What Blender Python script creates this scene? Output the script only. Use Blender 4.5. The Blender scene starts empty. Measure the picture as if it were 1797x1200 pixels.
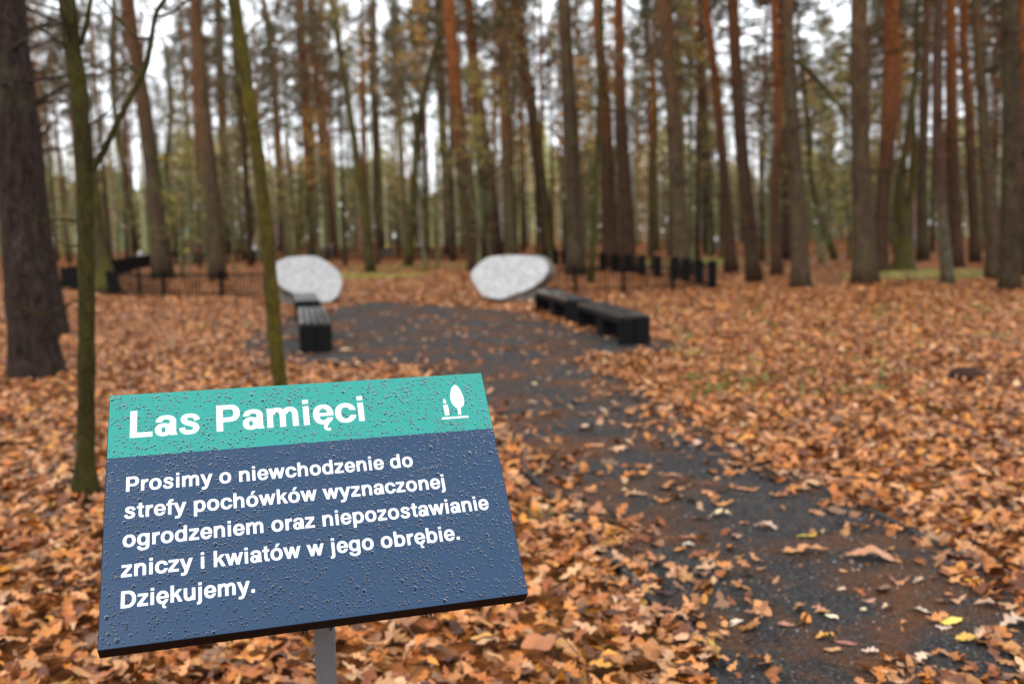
import bpy, bmesh, math, random
import numpy as np
from mathutils import Vector, Matrix, noise

# ------------------------------------------------------------------ camera, sky, sun, exposure
scene = bpy.context.scene
col = scene.collection
W, H = 1797.0, 1200.0
F = 35.0 / 36.0 * W
CAM_H, PITCH, ROLL = 1.65, math.radians(6.4), math.radians(1.0)
_fw = Vector((0, math.cos(PITCH), -math.sin(PITCH)))
_u0 = Vector((0, math.sin(PITCH), math.cos(PITCH)))
_r0 = Vector((1, 0, 0))
_rt = _r0 * math.cos(ROLL) - _u0 * math.sin(ROLL)
_up = _u0 * math.cos(ROLL) + _r0 * math.sin(ROLL)
cd = bpy.data.cameras.new('camera')
cam = bpy.data.objects.new('camera', cd)
col.objects.link(cam)
M3 = Matrix((_rt, _up, -_fw)).transposed().to_4x4()
M3.translation = Vector((0, 0, CAM_H))
cam.matrix_world = M3
cd.lens = 35; cd.sensor_width = 36; cd.clip_start = 0.05; cd.clip_end = 1500
cd.dof.use_dof = True
cd.dof.focus_distance = 1.92
cd.dof.aperture_fstop = 2.8
scene.camera = cam

world = bpy.data.worlds.new('World'); scene.world = world; world.use_nodes = True
wn = world.node_tree.nodes; wl = world.node_tree.links; wn.clear()
SUN_EL, SUN_ROT = math.radians(48), math.radians(200)
sky = wn.new('ShaderNodeTexSky'); sky.sky_type = 'NISHITA'; sky.sun_disc = False
sky.sun_elevation = SUN_EL; sky.sun_rotation = SUN_ROT
sky.air_density = 1.0; sky.dust_density = 6.0; sky.ozone_density = 1.0
wmix = wn.new('ShaderNodeMix'); wmix.data_type = 'RGBA'; wmix.inputs[0].default_value = 0.86
wl.new(sky.outputs[0], wmix.inputs[6]); wmix.inputs[7].default_value = (11.3, 11.8, 12.4, 1)   # overcast deck
wb = wn.new('ShaderNodeBackground'); wb.inputs[1].default_value = 0.15
wo = wn.new('ShaderNodeOutputWorld')
wl.new(wmix.outputs[2], wb.inputs[0]); wl.new(wb.outputs[0], wo.inputs[0])

sd = bpy.data.lights.new('sun', 'SUN'); sd.energy = 1.2; sd.angle = math.radians(30); sd.color = (1, 0.97, 0.92)
sun = bpy.data.objects.new('sun', sd); col.objects.link(sun)
# light arrives from behind the camera, over its right shoulder
_az = SUN_ROT
sdir = Vector((math.sin(_az) * math.cos(SUN_EL), math.cos(_az) * math.cos(SUN_EL), math.sin(SUN_EL)))
sun.rotation_euler = sdir.to_track_quat('Z', 'Y').to_euler()

scene.view_settings.view_transform = 'Standard'
scene.view_settings.look = 'None'
scene.view_settings.exposure = 0.30
scene.view_settings.gamma = 1
scene.view_settings.use_curve_mapping = False
scene.render.engine = 'CYCLES'
cy = scene.cycles
cy.use_denoising = True
cy.max_bounces = 6; cy.diffuse_bounces = 3; cy.glossy_bounces = 3; cy.transmission_bounces = 4
cy.transparent_max_bounces = 8; cy.volume_bounces = 0
cy.caustics_reflective = False; cy.caustics_refractive = False
cy.sample_clamp_indirect = 8

rng = np.random.default_rng(7)
random.seed(7)

# ------------------------------------------------------------------ picture point -> place in the world
def ray(px, py):
    return _fw + _rt * ((px - W / 2) / F) - _up * ((py - H / 2) / F)
def gnd(px, py, z=0.0):
    r = ray(px, py); t = (z - CAM_H) / r.z
    return Vector((r.x * t, r.y * t, z))
def at_y(px, py, Y):
    r = ray(px, py); t = Y / r.y
    return Vector((r.x * t, Y, CAM_H + r.z * t))
def at_plane(px, py, P, n):
    r = ray(px, py); c = Vector((0, 0, CAM_H))
    return c + r * ((P - c).dot(n) / r.dot(n))

# ------------------------------------------------------------------ objects
def link(o, parent=None):
    col.objects.link(o)
    if parent is not None: o.parent = parent
    return o
def tag(o, label=None, cat=None, group=None, kind=None):
    if label: o['label'] = label
    if cat: o['category'] = cat
    if group: o['group'] = group
    if kind: o['kind'] = kind
    return o
def empty(name, loc=(0, 0, 0), rz=0):
    o = bpy.data.objects.new(name, None); o.location = loc; o.rotation_euler = (0, 0, rz)
    o.empty_display_size = 0.1
    return link(o)
def mesh_np(name, V, faces=None, quads=None, tris=None, colors=None, smooth=False):
    me = bpy.data.meshes.new(name)
    V = np.asarray(V, dtype=np.float32)
    if faces is not None:
        me.from_pydata([tuple(map(float, v)) for v in V], [], faces)
    else:
        parts = []; tot = []
        if quads is not None and len(quads): parts.append(np.asarray(quads, np.int32).ravel()); tot.append(np.full(len(quads), 4, np.int32))
        if tris is not None and len(tris): parts.append(np.asarray(tris, np.int32).ravel()); tot.append(np.full(len(tris), 3, np.int32))
        li = np.concatenate(parts); lt = np.concatenate(tot); ls = np.concatenate(([0], np.cumsum(lt)[:-1])).astype(np.int32)
        me.vertices.add(len(V)); me.vertices.foreach_set('co', V.ravel())
        me.loops.add(len(li)); me.loops.foreach_set('vertex_index', li)
        me.polygons.add(len(lt)); me.polygons.foreach_set('loop_start', ls)
    me.update(calc_edges=True)
    if colors is not None:
        a = me.color_attributes.new('col', 'FLOAT_COLOR', 'POINT')
        C = np.ones((len(V), 4), np.float32); C[:, :3] = colors
        a.data.foreach_set('color', C.ravel())
    if smooth: me.polygons.foreach_set('use_smooth', np.ones(len(me.polygons), bool))
    return me
def obj(name, me, mat=None, parent=None):
    if mat is not None:
        for m in (mat if isinstance(mat, (list, tuple)) else [mat]): me.materials.append(m)
    return link(bpy.data.objects.new(name, me), parent)

class MB:
    """collects verts and faces"""
    def __init__(s): s.v = []; s.f = []; s.c = []
    def add(s, V, Fs, c=None):
        b = len(s.v); s.v += [tuple(v) for v in V]; s.f += [tuple(i + b for i in f) for f in Fs]
        if c is not None: s.c += [c] * len(V)
    def box(s, o, ax, ay, az, lx, ly, lz, c=None):
        """box with its corner o and unit axes times lengths"""
        o = Vector(o); ax = Vector(ax) * lx; ay = Vector(ay) * ly; az = Vector(az) * lz
        P = [o, o + ax, o + ax + ay, o + ay]; P += [p + az for p in P]
        s.add(P, [(3, 2, 1, 0), (4, 5, 6, 7), (0, 1, 5, 4), (1, 2, 6, 5), (2, 3, 7, 6), (3, 0, 4, 7)], c)
    def tube(s, pts, rad, n=8, c=None, wob=0.0, cap=True, seed=0):
        pts = [Vector(p) for p in pts]; K = len(pts); V = []
        rr = random.Random(seed)
        ph = [rr.uniform(0, 6.28) for _ in range(6)]
        side = None
        for i, p in enumerate(pts):
            t = (pts[min(i + 1, K - 1)] - pts[max(i - 1, 0)]).normalized()
            if side is None:
                side = t.cross(Vector((0, 1, 0)) if abs(t.y) < 0.9 else Vector((1, 0, 0))).normalized()
            side = (side - t * side.dot(t)).normalized(); b = t.cross(side)
            for k in range(n):
                a = 2 * math.pi * k / n
                w = 1 + wob * (math.sin(3 * a + ph[0] + i * .35) + .8 * math.sin(5 * a + ph[1] - i * .5) + .7 * math.sin(2 * a + ph[2] + i * .8) + .6 * math.sin(9 * a + ph[3] + i * 1.1))
                V.append(p + (side * math.cos(a) + b * math.sin(a)) * rad[i] * w)
        Fs = [(i * n + k, i * n + (k + 1) % n, (i + 1) * n + (k + 1) % n, (i + 1) * n + k) for i in range(K - 1) for k in range(n)]
        if cap: Fs += [tuple(range(n - 1, -1, -1)), tuple((K - 1) * n + k for k in range(n))]
        s.add(V, Fs, c)
    def mesh(s, name, smooth=False):
        me = bpy.data.meshes.new(name); me.from_pydata(s.v, [], s.f); me.update()
        if s.c:
            a = me.color_attributes.new('col', 'FLOAT_COLOR', 'POINT')
            C = np.ones((len(s.v), 4), np.float32); C[:, :3] = np.array(s.c)
            a.data.foreach_set('color', C.ravel())
        if smooth: me.polygons.foreach_set('use_smooth', np.ones(len(me.polygons), bool))
        return me
    def build(s, name, mat, parent=None, smooth=False): return obj(name, s.mesh(name, smooth), mat, parent)
def bevel(o, w, seg=2):
    b = o.modifiers.new('bevel', 'BEVEL'); b.width = w; b.segments = seg; b.limit_method = 'ANGLE'
    return o

# ------------------------------------------------------------------ materials
def new_mat(name):
    m = bpy.data.materials.new(name); m.use_nodes = True
    nt = m.node_tree; p = nt.nodes['Principled BSDF']
    return m, nt, nt.nodes, nt.links, p
def noise_tex(n, l, scale, detail=4, rough=0.55, vec=None, dist=0.0):
    t = n.new('ShaderNodeTexNoise'); t.inputs['Scale'].default_value = scale
    t.inputs['Detail'].default_value = detail; t.inputs['Roughness'].default_value = rough; t.inputs['Distortion'].default_value = dist
    if vec is not None: l.new(vec, t.inputs['Vector'])
    return t
def ramp(n, l, fac, stops):
    r = n.new('ShaderNodeValToRGB'); e = r.color_ramp.elements
    while len(e) < len(stops): e.new(0.5)
    for i, (p, c) in enumerate(stops):
        e[i].position = p; e[i].color = (*c, 1) if len(c) == 3 else c
    l.new(fac, r.inputs[0]); return r
def mix(n, l, fac, a, b, mode='MIX'):
    m = n.new('ShaderNodeMix'); m.data_type = 'RGBA'; m.blend_type = mode
    for i, x in ((0, fac), (6, a), (7, b)):
        if isinstance(x, (int, float)): m.inputs[i].default_value = x
        elif isinstance(x, tuple): m.inputs[i].default_value = (*x, 1)
        else: l.new(x, m.inputs[i])
    return m.outputs[2]
def coords(n, l, scale=(1, 1, 1), kind='Object'):
    tc = n.new('ShaderNodeTexCoord'); mp = n.new('ShaderNodeMapping'); mp.inputs['Scale'].default_value = scale
    l.new(tc.outputs[kind], mp.inputs[0]); return mp.outputs[0]
def bump(n, l, p, h, strength=0.4, dist=0.02):
    b = n.new('ShaderNodeBump'); b.inputs['Strength'].default_value = strength; b.inputs['Distance'].default_value = dist
    l.new(h, b.inputs['Height']); l.new(b.outputs[0], p.inputs['Normal'])
def world_pos(n):
    g = n.new('ShaderNodeNewGeometry'); return g.outputs['Position']

def mat_litter_soil():
    m, nt, n, l, p = new_mat('leaf_litter_soil')
    pos = world_pos(n)
    n1 = noise_tex(n, l, 9, 6, 0.65, pos); n2 = noise_tex(n, l, 0.35, 3, 0.5, pos)
    v = n.new('ShaderNodeTexVoronoi'); v.inputs['Scale'].default_value = 11; l.new(pos, v.inputs['Vector'])
    vb = n.new('ShaderNodeSeparateColor'); l.new(v.outputs['Color'], vb.inputs[0])
    c1 = ramp(n, l, vb.outputs[0], [(0.0, (.03, .011, .004)), (0.35, (.13, .038, .008)), (0.7, (.28, .088, .018)), (1.0, (.40, .15, .045))])
    c2 = ramp(n, l, n1.outputs[0], [(0.3, (.010, .004, .002)), (0.6, (.10, .036, .012))])
    g = ramp(n, l, n2.outputs[0], [(0.5, (0, 0, 0)), (0.75, (1, 1, 1))])
    c = mix(n, l, 0.40, c1.outputs[0], c2.outputs[0])
    ga = n.new('ShaderNodeMath'); ga.operation = 'MULTIPLY'; ga.inputs[1].default_value = 0.3; l.new(g.outputs[0], ga.inputs[0])
    c = mix(n, l, ga.outputs[0], c, (.12, .11, .035))
    l.new(c, p.inputs['Base Color']); p.inputs['Roughness'].default_value = 0.95; p.inputs['Specular IOR Level'].default_value = 0.08
    bump(n, l, p, n1.outputs[0], 0.8, 0.03)
    return m
def mat_path():
    m, nt, n, l, p = new_mat('wet_gravel_path')
    pos = world_pos(n)
    fine = noise_tex(n, l, 52, 6, 0.8, pos); mid = noise_tex(n, l, 9, 6, 0.7, pos); big = noise_tex(n, l, 1.1, 5, 0.62, pos, 0.6)
    base = ramp(n, l, fine.outputs[0], [(0.42, (.004, .0036, .0038)), (0.54, (.026, .0235, .022)), (0.66, (.16, .148, .140))])
    b2 = mix(n, l, 0.22, base.outputs[0], ramp(n, l, mid.outputs[0], [(0.38, (.004, .0035, .0035)), (0.62, (.045, .041, .040))]).outputs[0])
    needles = noise_tex(n, l, 60, 2, 0.7, pos, 1.5)
    nb = ramp(n, l, needles.outputs[0], [(0.35, (.03, .012, .005)), (0.7, (.16, .062, .022))])
    k = ramp(n, l, big.outputs[0], [(0.46, (0, 0, 0)), (0.60, (.8, .8, .8))])
    c = mix(n, l, k.outputs[0], b2, nb.outputs[0])
    l.new(c, p.inputs['Base Color'])
    r = ramp(n, l, big.outputs[0], [(0.35, (.62, .62, .62)), (0.6, (.9, .9, .9))]); l.new(r.outputs[0], p.inputs['Roughness']); p.inputs['Specular IOR Level'].default_value = 0.12
    bump(n, l, p, fine.outputs[0], 0.25, 0.004)
    return m
def mat_leaf(name, rough=0.42, trans=0.12):
    m, nt, n, l, p = new_mat(name)
    a = n.new('ShaderNodeAttribute'); a.attribute_name = 'col'
    g = n.new('ShaderNodeNewGeometry')
    nz = noise_tex(n, l, 55, 4, 0.6, g.outputs['Position'])
    v = ramp(n, l, nz.outputs[0], [(0.3, (.72, .70, .68)), (0.65, (1.12, 1.12, 1.12))])
    c = mix(n, l, 1.0, a.outputs['Color'], v.outputs[0], 'MULTIPLY')
    pale = mix(n, l, 0.35, c, (.42, .235, .125))
    bf = n.new('ShaderNodeMath'); bf.operation = 'MULTIPLY'; bf.inputs[1].default_value = 0.8; l.new(g.outputs['Backfacing'], bf.inputs[0])
    c = mix(n, l, bf.outputs[0], c, pale)
    l.new(c, p.inputs['Base Color']); p.inputs['Roughness'].default_value = rough
    p.inputs['Specular IOR Level'].default_value = 0.3
    bump(n, l, p, nz.outputs[0], 0.35, 0.004)
    return m
def mat_bark(name, low, high, z0, z1, moss=(.05, .06, .012), moss_amt=0.25, scale=1.0, dark=0.35):
    """bark plates; a scots pine's bark turns from grey-brown plates to orange flakes higher up the stem"""
    m, nt, n, l, p = new_mat(name)
    tc = n.new('ShaderNodeTexCoord'); g = n.new('ShaderNodeNewGeometry')
    mp = n.new('ShaderNodeMapping'); mp.inputs['Scale'].default_value = (1, 1, 0.22); l.new(g.outputs['Position'], mp.inputs[0])
    n1 = noise_tex(n, l, 14 * scale, 6, 0.65, mp.outputs[0], 0.6)
    v = n.new('ShaderNodeTexVoronoi'); v.feature = 'DISTANCE_TO_EDGE'; v.inputs['Scale'].default_value = 15 * scale; l.new(mp.outputs[0], v.inputs['Vector'])
    sp = n.new('ShaderNodeSeparateXYZ'); l.new(g.outputs['Position'], sp.inputs[0])
    nb = noise_tex(n, l, 0.45, 3, 0.5, g.outputs['Position'])
    ad = n.new('ShaderNodeMath'); ad.operation = 'MULTIPLY_ADD'; l.new(nb.outputs[0], ad.inputs[0]); ad.inputs[1].default_value = 5.0; l.new(sp.outputs[2], ad.inputs[2])
    oi = n.new('ShaderNodeObjectInfo')
    a2 = n.new('ShaderNodeMath'); a2.operation = 'MULTIPLY_ADD'; l.new(oi.outputs['Random'], a2.inputs[0]); a2.inputs[1].default_value = 3.5; l.new(ad.outputs[0], a2.inputs[2])
    mr = n.new('ShaderNodeMapRange'); mr.inputs[1].default_value = z0 + 4.2; mr.inputs[2].default_value = z1 + 4.2; l.new(a2.outputs[0], mr.inputs[0])
    c = mix(n, l, mr.outputs[0], low, high)
    hv = n.new('ShaderNodeHueSaturation'); l.new(c, hv.inputs['Color'])
    rv = n.new('ShaderNodeMapRange'); rv.inputs[3].default_value = 0.7; rv.inputs[4].default_value = 1.3; l.new(oi.outputs['Random'], rv.inputs[0]); l.new(rv.outputs[0], hv.inputs['Value'])
    sh = ramp(n, l, n1.outputs[0], [(0.3, (dark, dark, dark)), (0.65, (1.25, 1.22, 1.2))])
    c = mix(n, l, 1.0, hv.outputs[0], sh.outputs[0], 'MULTIPLY')
    cr = ramp(n, l, v.outputs[0], [(0.0, (.35, .35, .35)), (0.10, (1, 1, 1))])
    c = mix(n, l, 0.8, c, cr.outputs[0], 'MULTIPLY')
    n3 = noise_tex(n, l, 1.3, 5, 0.7, g.outputs['Position'])
    mk = ramp(n, l, n3.outputs[0], [(0.62 - moss_amt * 0.4, (0, 0, 0)), (0.80 - moss_amt * 0.35, (1, 1, 1))])
    mm = n.new('ShaderNodeMath'); mm.operation = 'MULTIPLY'; mm.inputs[1].default_value = min(1, 0.4 + moss_amt); l.new(mk.outputs[0], mm.inputs[0])
    mossc = mix(n, l, n1.outputs[0], tuple(x * .45 for x in moss), tuple(x * 1.5 for x in moss))
    c = mix(n, l, mm.outputs[0], c, mossc)
    l.new(c, p.inputs['Base Color']); p.inputs['Roughness'].default_value = 0.85
    p.inputs['Specular IOR Level'].default_value = 0.12
    hh = n.new('ShaderNodeMath'); hh.operation = 'ADD'; l.new(n1.outputs[0], hh.inputs[0]); l.new(cr.outputs[0], hh.inputs[1])
    bump(n, l, p, hh.outputs[0], 0.7, 0.03)
    return m
def mat_plain(name, c, rough=0.6, spec=0.5, var=0.15, scale=8, metal=0.0, bmp=0.0, coat=0.0):
    m, nt, n, l, p = new_mat(name)
    v = coords(n, l)
    t = noise_tex(n, l, scale, 5, 0.6, v)
    r = ramp(n, l, t.outputs[0], [(0.3, tuple(max(0, x * (1 - var)) for x in c)), (0.7, tuple(min(1, x * (1 + var)) for x in c))])
    l.new(r.outputs[0], p.inputs['Base Color']); p.inputs['Roughness'].default_value = rough
    p.inputs['Specular IOR Level'].default_value = spec; p.inputs['Metallic'].default_value = metal
    p.inputs['Coat Weight'].default_value = coat; p.inputs['Coat Roughness'].default_value = 0.08
    if bmp: bump(n, l, p, t.outputs[0], bmp, 0.01)
    return m
def mat_granite(name, a, b, rough):
    m, nt, n, l, p = new_mat(name)
    v = coords(n, l)
    t1 = noise_tex(n, l, 20, 5, 0.85, v); t2 = noise_tex(n, l, 6, 5, 0.6, v)
    c1 = ramp(n, l, t1.outputs[0], [(0.38, tuple(x * .42 for x in a)), (0.48, a), (0.60, b)])
    c2 = ramp(n, l, t2.outputs[0], [(0.35, (.88, .885, .89)), (0.65, (1.04, 1.04, 1.04))])
    l.new(mix(n, l, 1.0, c1.outputs[0], c2.outputs[0], 'MULTIPLY'), p.inputs['Base Color'])
    p.inputs['Roughness'].default_value = rough
    bump(n, l, p, t1.outputs[0], 0.2, 0.004)
    return m

M = dict(
    soil=mat_litter_soil(), path=mat_path(), leaf=mat_leaf('fallen_leaf_skin'), tleaf=mat_leaf('tree_leaf_skin', 0.6),
    pine=mat_bark('pine_bark', (.068, .037, .021), (.24, .080, .023), 3.5, 10, (.06, .058, .02), 0.12),
    pine_big=mat_bark('old_pine_bark', (.046, .030, .024), (.06, .034, .024), 6, 14, (.05, .055, .02), 0.15, 1.5, 0.16),
    grey=mat_bark('grey_pine_bark', (.066, .044, .026), (.12, .058, .026), 5, 12, (.07, .07, .025), 0.28),
    moss=mat_bark('mossy_bark', (.060, .045, .022), (.07, .055, .024), 4, 9, (.068, .062, .010), 0.55),
    sap=mat_bark('dark_sapling_bark', (.036, .031, .008), (.040, .034, .012), 1, 5, (.052, .044, .007), 0.5, 3.0, 0.5),
    sap2=mat_bark('olive_sapling_bark', (.075, .058, .010), (.045, .040, .012), 1, 5, (.105, .085, .006), 0.5, 3.0, 0.6),
    lich=mat_bark('lichen_foot_bark', (.13, .14, .085), (.10, .052, .034), -1.5, 1.5, (.07, .07, .03), 0.15),
    olive=mat_bark('olive_pine_bark', (.19, .155, .085), (.28, .125, .05), 4, 11, (.13, .13, .05), 0.3),  # lighter copy for far pines, distant brightness put into the bark colour
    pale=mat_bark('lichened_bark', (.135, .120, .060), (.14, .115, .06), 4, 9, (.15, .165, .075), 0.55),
    needle=mat_leaf('needle_skin', 0.6), black=mat_plain('black_metal', (.004, .0037, .0035), 0.75, 0.1),
    bench=mat_plain('black_stained_board', (.005, .005, .0055), 0.7, 0.08, 0.3, 20, 0, 0.2, 0.0),
    wetslat=mat_plain('wet_black_slat', (.012, .0125, .015), 0.25, 0.6, 0.3, 20, 0, 0.2, 0.3),
    gran=mat_granite('cut_granite', (.43, .435, .44), (.58, .585, .585), 0.6),
    rough=mat_granite('rough_granite', (.11, .09, .07), (.19, .165, .135), 0.85),
    edging=mat_plain('edging_stone', (.030, .028, .028), 0.8, 0.15, 0.25, 25, 0, 0.3),
    grass=mat_leaf('grass_blade', 0.5),
    post=mat_plain('galvanised_steel', (.13, .135, .145), 0.5, 0.4, 0.12, 30, 0.1, 0.05),
)

# ------------------------------------------------------------------ ground, path
def vnoise(x, y, s, seed=0.0):
    return (np.sin(x * s * 1.7 + seed) * np.cos(y * s * 1.3 + 1.7 * seed) + np.sin(x * s * 3.1 + y * s * 2.3 + seed * 3) * .6 + np.sin(-x * s * 5.2 + y * s * 4.7 + seed * 5) * .35) / 1.95
# outline of the clearing and its path, in metres
PLAZA_PX = [(425, 600), (470, 565), (560, 545), (650, 529), (760, 534), (850, 541), (930, 552), (1010, 575), (1100, 590), (1225, 606), (1140, 617), (1055, 622),
            (1018, 637), (1082, 667), (1150, 703), (1212, 743), (1292, 784), (1340, 810), (1420, 848), (1500, 885), (1600, 932), (1700, 985), (1800, 1035), (1950, 1120)]
LEFT_PX = [(1360, 1330), (1290, 1225), (1228, 1142), (1150, 1060), (1060, 966), (985, 890), (930, 835), (874, 775), (800, 700), (745, 648), (700, 640), (560, 637), (440, 638)]
outline = [gnd(*p) for p in PLAZA_PX + LEFT_PX]
OUT = np.array([(p.x, p.y) for p in outline])
def inside(x, y, poly=OUT):
    x = np.asarray(x); y = np.asarray(y); r = np.zeros(x.shape, bool); j = len(poly) - 1
    for i in range(len(poly)):
        xi, yi = poly[i]; xj, yj = poly[j]
        c = ((yi > y) != (yj > y)) & (x < (xj - xi) * (y - yi) / (yj - yi + 1e-12) + xi)
        r ^= c; j = i
    return r
def edge_dist(x, y, poly=OUT):
    d = np.full(np.shape(x), 1e9); j = len(poly) - 1
    for i in range(len(poly)):
        a = poly[j]; b = poly[i]; ab = b - a; L2 = (ab ** 2).sum() + 1e-12
        t = np.clip(((x - a[0]) * ab[0] + (y - a[1]) * ab[1]) / L2, 0, 1)
        d = np.minimum(d, np.hypot(x - a[0] - t * ab[0], y - a[1] - t * ab[1])); j = i
    return d

# the woodland floor: one sheet, finer near the camera
def axis(vals):
    return np.array(sorted(set(np.round(vals, 4))))
xs = axis(list(np.arange(-12, 12.01, 0.35)) + list(np.arange(-40, 40.01, 2.5)) + [-250, -160, -100, -65, 65, 100, 160, 250])
ys = axis(list(np.arange(-2, 26, 0.35)) + list(np.arange(26, 70, 2.5)) + [-60, -30, -20, -8, 85, 110, 150, 220, 300])
X, Y = np.meshgrid(xs, ys)
def relief(X, Y):
    Z = 0.03 * vnoise(X, Y, 0.9, 1.0) + 0.018 * vnoise(X, Y, 2.6, 4.0) - 0.045
    ins = inside(X, Y); d = edge_dist(X, Y)
    k = np.where(ins, 1.0, np.clip(1 - d / 0.5, 0, 1)); 
    far = np.clip((np.hypot(X, Y) - 45) / 20, 0, 1)
    return (Z * (1 - k) + (-0.03) * k) * (1 - far) - 0.02 * far
Z = relief(X, Y)
nx, ny = len(xs), len(ys)
idx = np.arange(nx * ny).reshape(ny, nx)
q = np.stack([idx[:-1, :-1], idx[:-1, 1:], idx[1:, 1:], idx[1:, :-1]], -1).reshape(-1, 4)
g = obj('ground', mesh_np('ground', np.stack([X.ravel(), Y.ravel(), Z.ravel()], 1), quads=q, smooth=True), M['soil'])
tag(g, 'woodland floor of brown soil under fallen leaves', kind='structure')
bm = bmesh.new(); vs = [bm.verts.new((p.x, p.y, 0.0)) for p in outline]; bm.faces.new(vs)
bmesh.ops.triangulate(bm, faces=bm.faces[:]); bm.normal_update()
for f_ in bm.faces:
    if f_.normal.z < 0: f_.normal_flip()
ext = bmesh.ops.extrude_face_region(bm, geom=bm.faces[:])
for v_ in [e_ for e_ in ext['geom'] if isinstance(e_, bmesh.types.BMVert)]: v_.co.z = 0.0
for v_ in vs: v_.co.z = -0.12
bmesh.ops.recalc_face_normals(bm, faces=bm.faces[:])
me = bpy.data.meshes.new('path'); bm.to_mesh(me); bm.free()
tag(obj('path', me, M['path']), 'dark wet gravel path opening into a clearing', kind='structure')

def strip(name, pts, w, h, mat, label):
    mb = MB()
    L = 0.95
    P = [Vector((p.x, p.y, 0)) for p in pts]
    # walk the line and lay kerb stones about one metre long, a small joint between two
    seglen = [0]
    for a, b in zip(P[:-1], P[1:]): seglen.append(seglen[-1] + (b - a).length)
    def at(s):
        for i in range(len(P) - 1):
            if s <= seglen[i + 1]:
                t = (s - seglen[i]) / (seglen[i + 1] - seglen[i] + 1e-9); return P[i].lerp(P[i + 1], t)
        return P[-1]
    root = empty(name, tuple(P[0])); tag(root, label, kind='structure')
    s = 0; k = 0; rr = random.Random(3)
    while s < seglen[-1] - 0.1:
        a = at(s) - P[0]; b = at(min(s + L, seglen[-1])) - P[0]; d = (b - a); ln = d.length
        if ln < 0.05: break
        d.normalize(); n_ = Vector((-d.y, d.x, 0))
        m1 = MB(); dz = rr.uniform(-.006, .006)
        m1.box(a + d * .006 - n_ * w / 2 + Vector((0, 0, -.1)), d, n_, Vector((0, 0, 1)), ln - .012, w, h + .1 + dz)
        bevel(m1.build('edging_piece', mat, root), 0.006)
        s += L; k += 1
    return root
strip('path_edging', [gnd(*p) for p in  PLAZA_PX[12:]], 0.036, 0.018, M['edging'], 'thin dark stone edging along the far side of the path')
strip('path_edging', [gnd(*p) for p in LEFT_PX[:10]], 0.036, 0.018, M['edging'], 'thin dark stone edging along the near side of the path, beside the sign')

# ------------------------------------------------------------------ leaves
def oak_leaf(K, rr, lob=4, L=1.0, wid=0.30, curl=0.25, cup=0.2, kind='oak'):
    """verts of a leaf along +x, a spine of K points with an outline point at each side; returns V, quads, tris"""
    t = np.linspace(0, 1, K)
    env = np.sin(np.pi * np.clip(t, 0, 1) ** 1.25) ** 0.75
    if kind == 'oak': wv = wid * (env * (0.70 + 0.42 * np.cos(2 * np.pi * lob * t + math.pi + rr.uniform(-.5, .5))) + 0.02)
    elif kind == 'round': wv = 0.28 * (np.sin(np.pi * t ** 0.8) ** 0.8) * (1 + .10 * np.cos(np.arange(K) * np.pi)) + 0.008
    else: wv = 0.2 * np.sin(np.pi * t ** 0.9) ** 0.9 + 0.008
    sh = (rr.uniform(-.03, .05)) if K > 5 else 0
    z0 = curl * (t - 0.5) ** 2 * rr.uniform(-1.2, 1.6) + 0.05 * np.sin(7 * t + rr.uniform(0, 6))
    cu = cup * rr.uniform(-.6, 1.5)
    bend = 0.15 * rr.uniform(-1, 1) * (t - .5) ** 2 * 2
    V = []
    for i in range(K):
        V.append((t[i], bend[i], z0[i]))
    for s_ in (1, -1):
        for i in range(K):
            ww = wv[i] * rr.uniform(.85, 1.15)
            V.append((t[i] + sh + (0.05 if kind == 'oak' else 0) * wv[i] / wid, bend[i] + s_ * ww, z0[i] + cu * ww * rr.uniform(.3, 1.6)))
    V = np.array(V) - [0.5, 0, 0]
    Q = []
    for i in range(K - 1):
        Q.append((i, i + 1, K + i + 1, K + i)); Q.append((i + 1, i, 2 * K + i, 2 * K + i + 1))
    return V * L, np.array(Q)
def variants(K, n, seed, kinds=('oak', 'oak', 'oak', 'oak', 'slim', 'oak', 'oak', 'oak', 'round'), lob=4):
    rr = random.Random(seed)
    return [oak_leaf(K, rr, lob, 1.0, rr.uniform(.24, .34), rr.uniform(.2, .9), rr.uniform(.1, .7), kinds[i % len(kinds)]) for i in range(n)]
PAL = np.array([(.40, .145, .026), (.33, .105, .020), (.47, .195, .052), (.46, .225, .105), (.52, .32, .20), (.22, .066, .015), (.11, .034, .010), (.045, .016, .007), (.52, .235, .035), (.35, .155, .062)])
PAL = PAL * [1.05, .95, .76]
PW = np.array([.17, .16, .13, .12, .06, .13, .09, .07, .045, .04]); PW /= PW.sum()
def leaf_colors(n, r, dark=0.0):
    c = PAL[r.choice(len(PAL), n, p=PW)] * r.uniform(.75, 1.2, (n, 1)) * r.uniform(.95, 1.05, (n, 3))
    yel = r.random(n) < 0.005; c[yel] = (.46, .28, .045)
    return np.clip(c * (1 - dark), 0, .8)
def rot_mats(yaw, pitch, roll):
    cy_, sy = np.cos(yaw), np.sin(yaw); cp, sp = np.cos(pitch), np.sin(pitch); cr, sr = np.cos(roll), np.sin(roll)
    R = np.empty((len(yaw), 3, 3))
    R[:, 0, 0] = cy_ * cp; R[:, 0, 1] = cy_ * sp * sr - sy * cr; R[:, 0, 2] = cy_ * sp * cr + sy * sr
    R[:, 1, 0] = sy * cp; R[:, 1, 1] = sy * sp * sr + cy_ * cr; R[:, 1, 2] = sy * sp * cr - cy_ * sr
    R[:, 2, 0] = -sp; R[:, 2, 1] = cp * sr; R[:, 2, 2] = cp * cr
    return R
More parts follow.
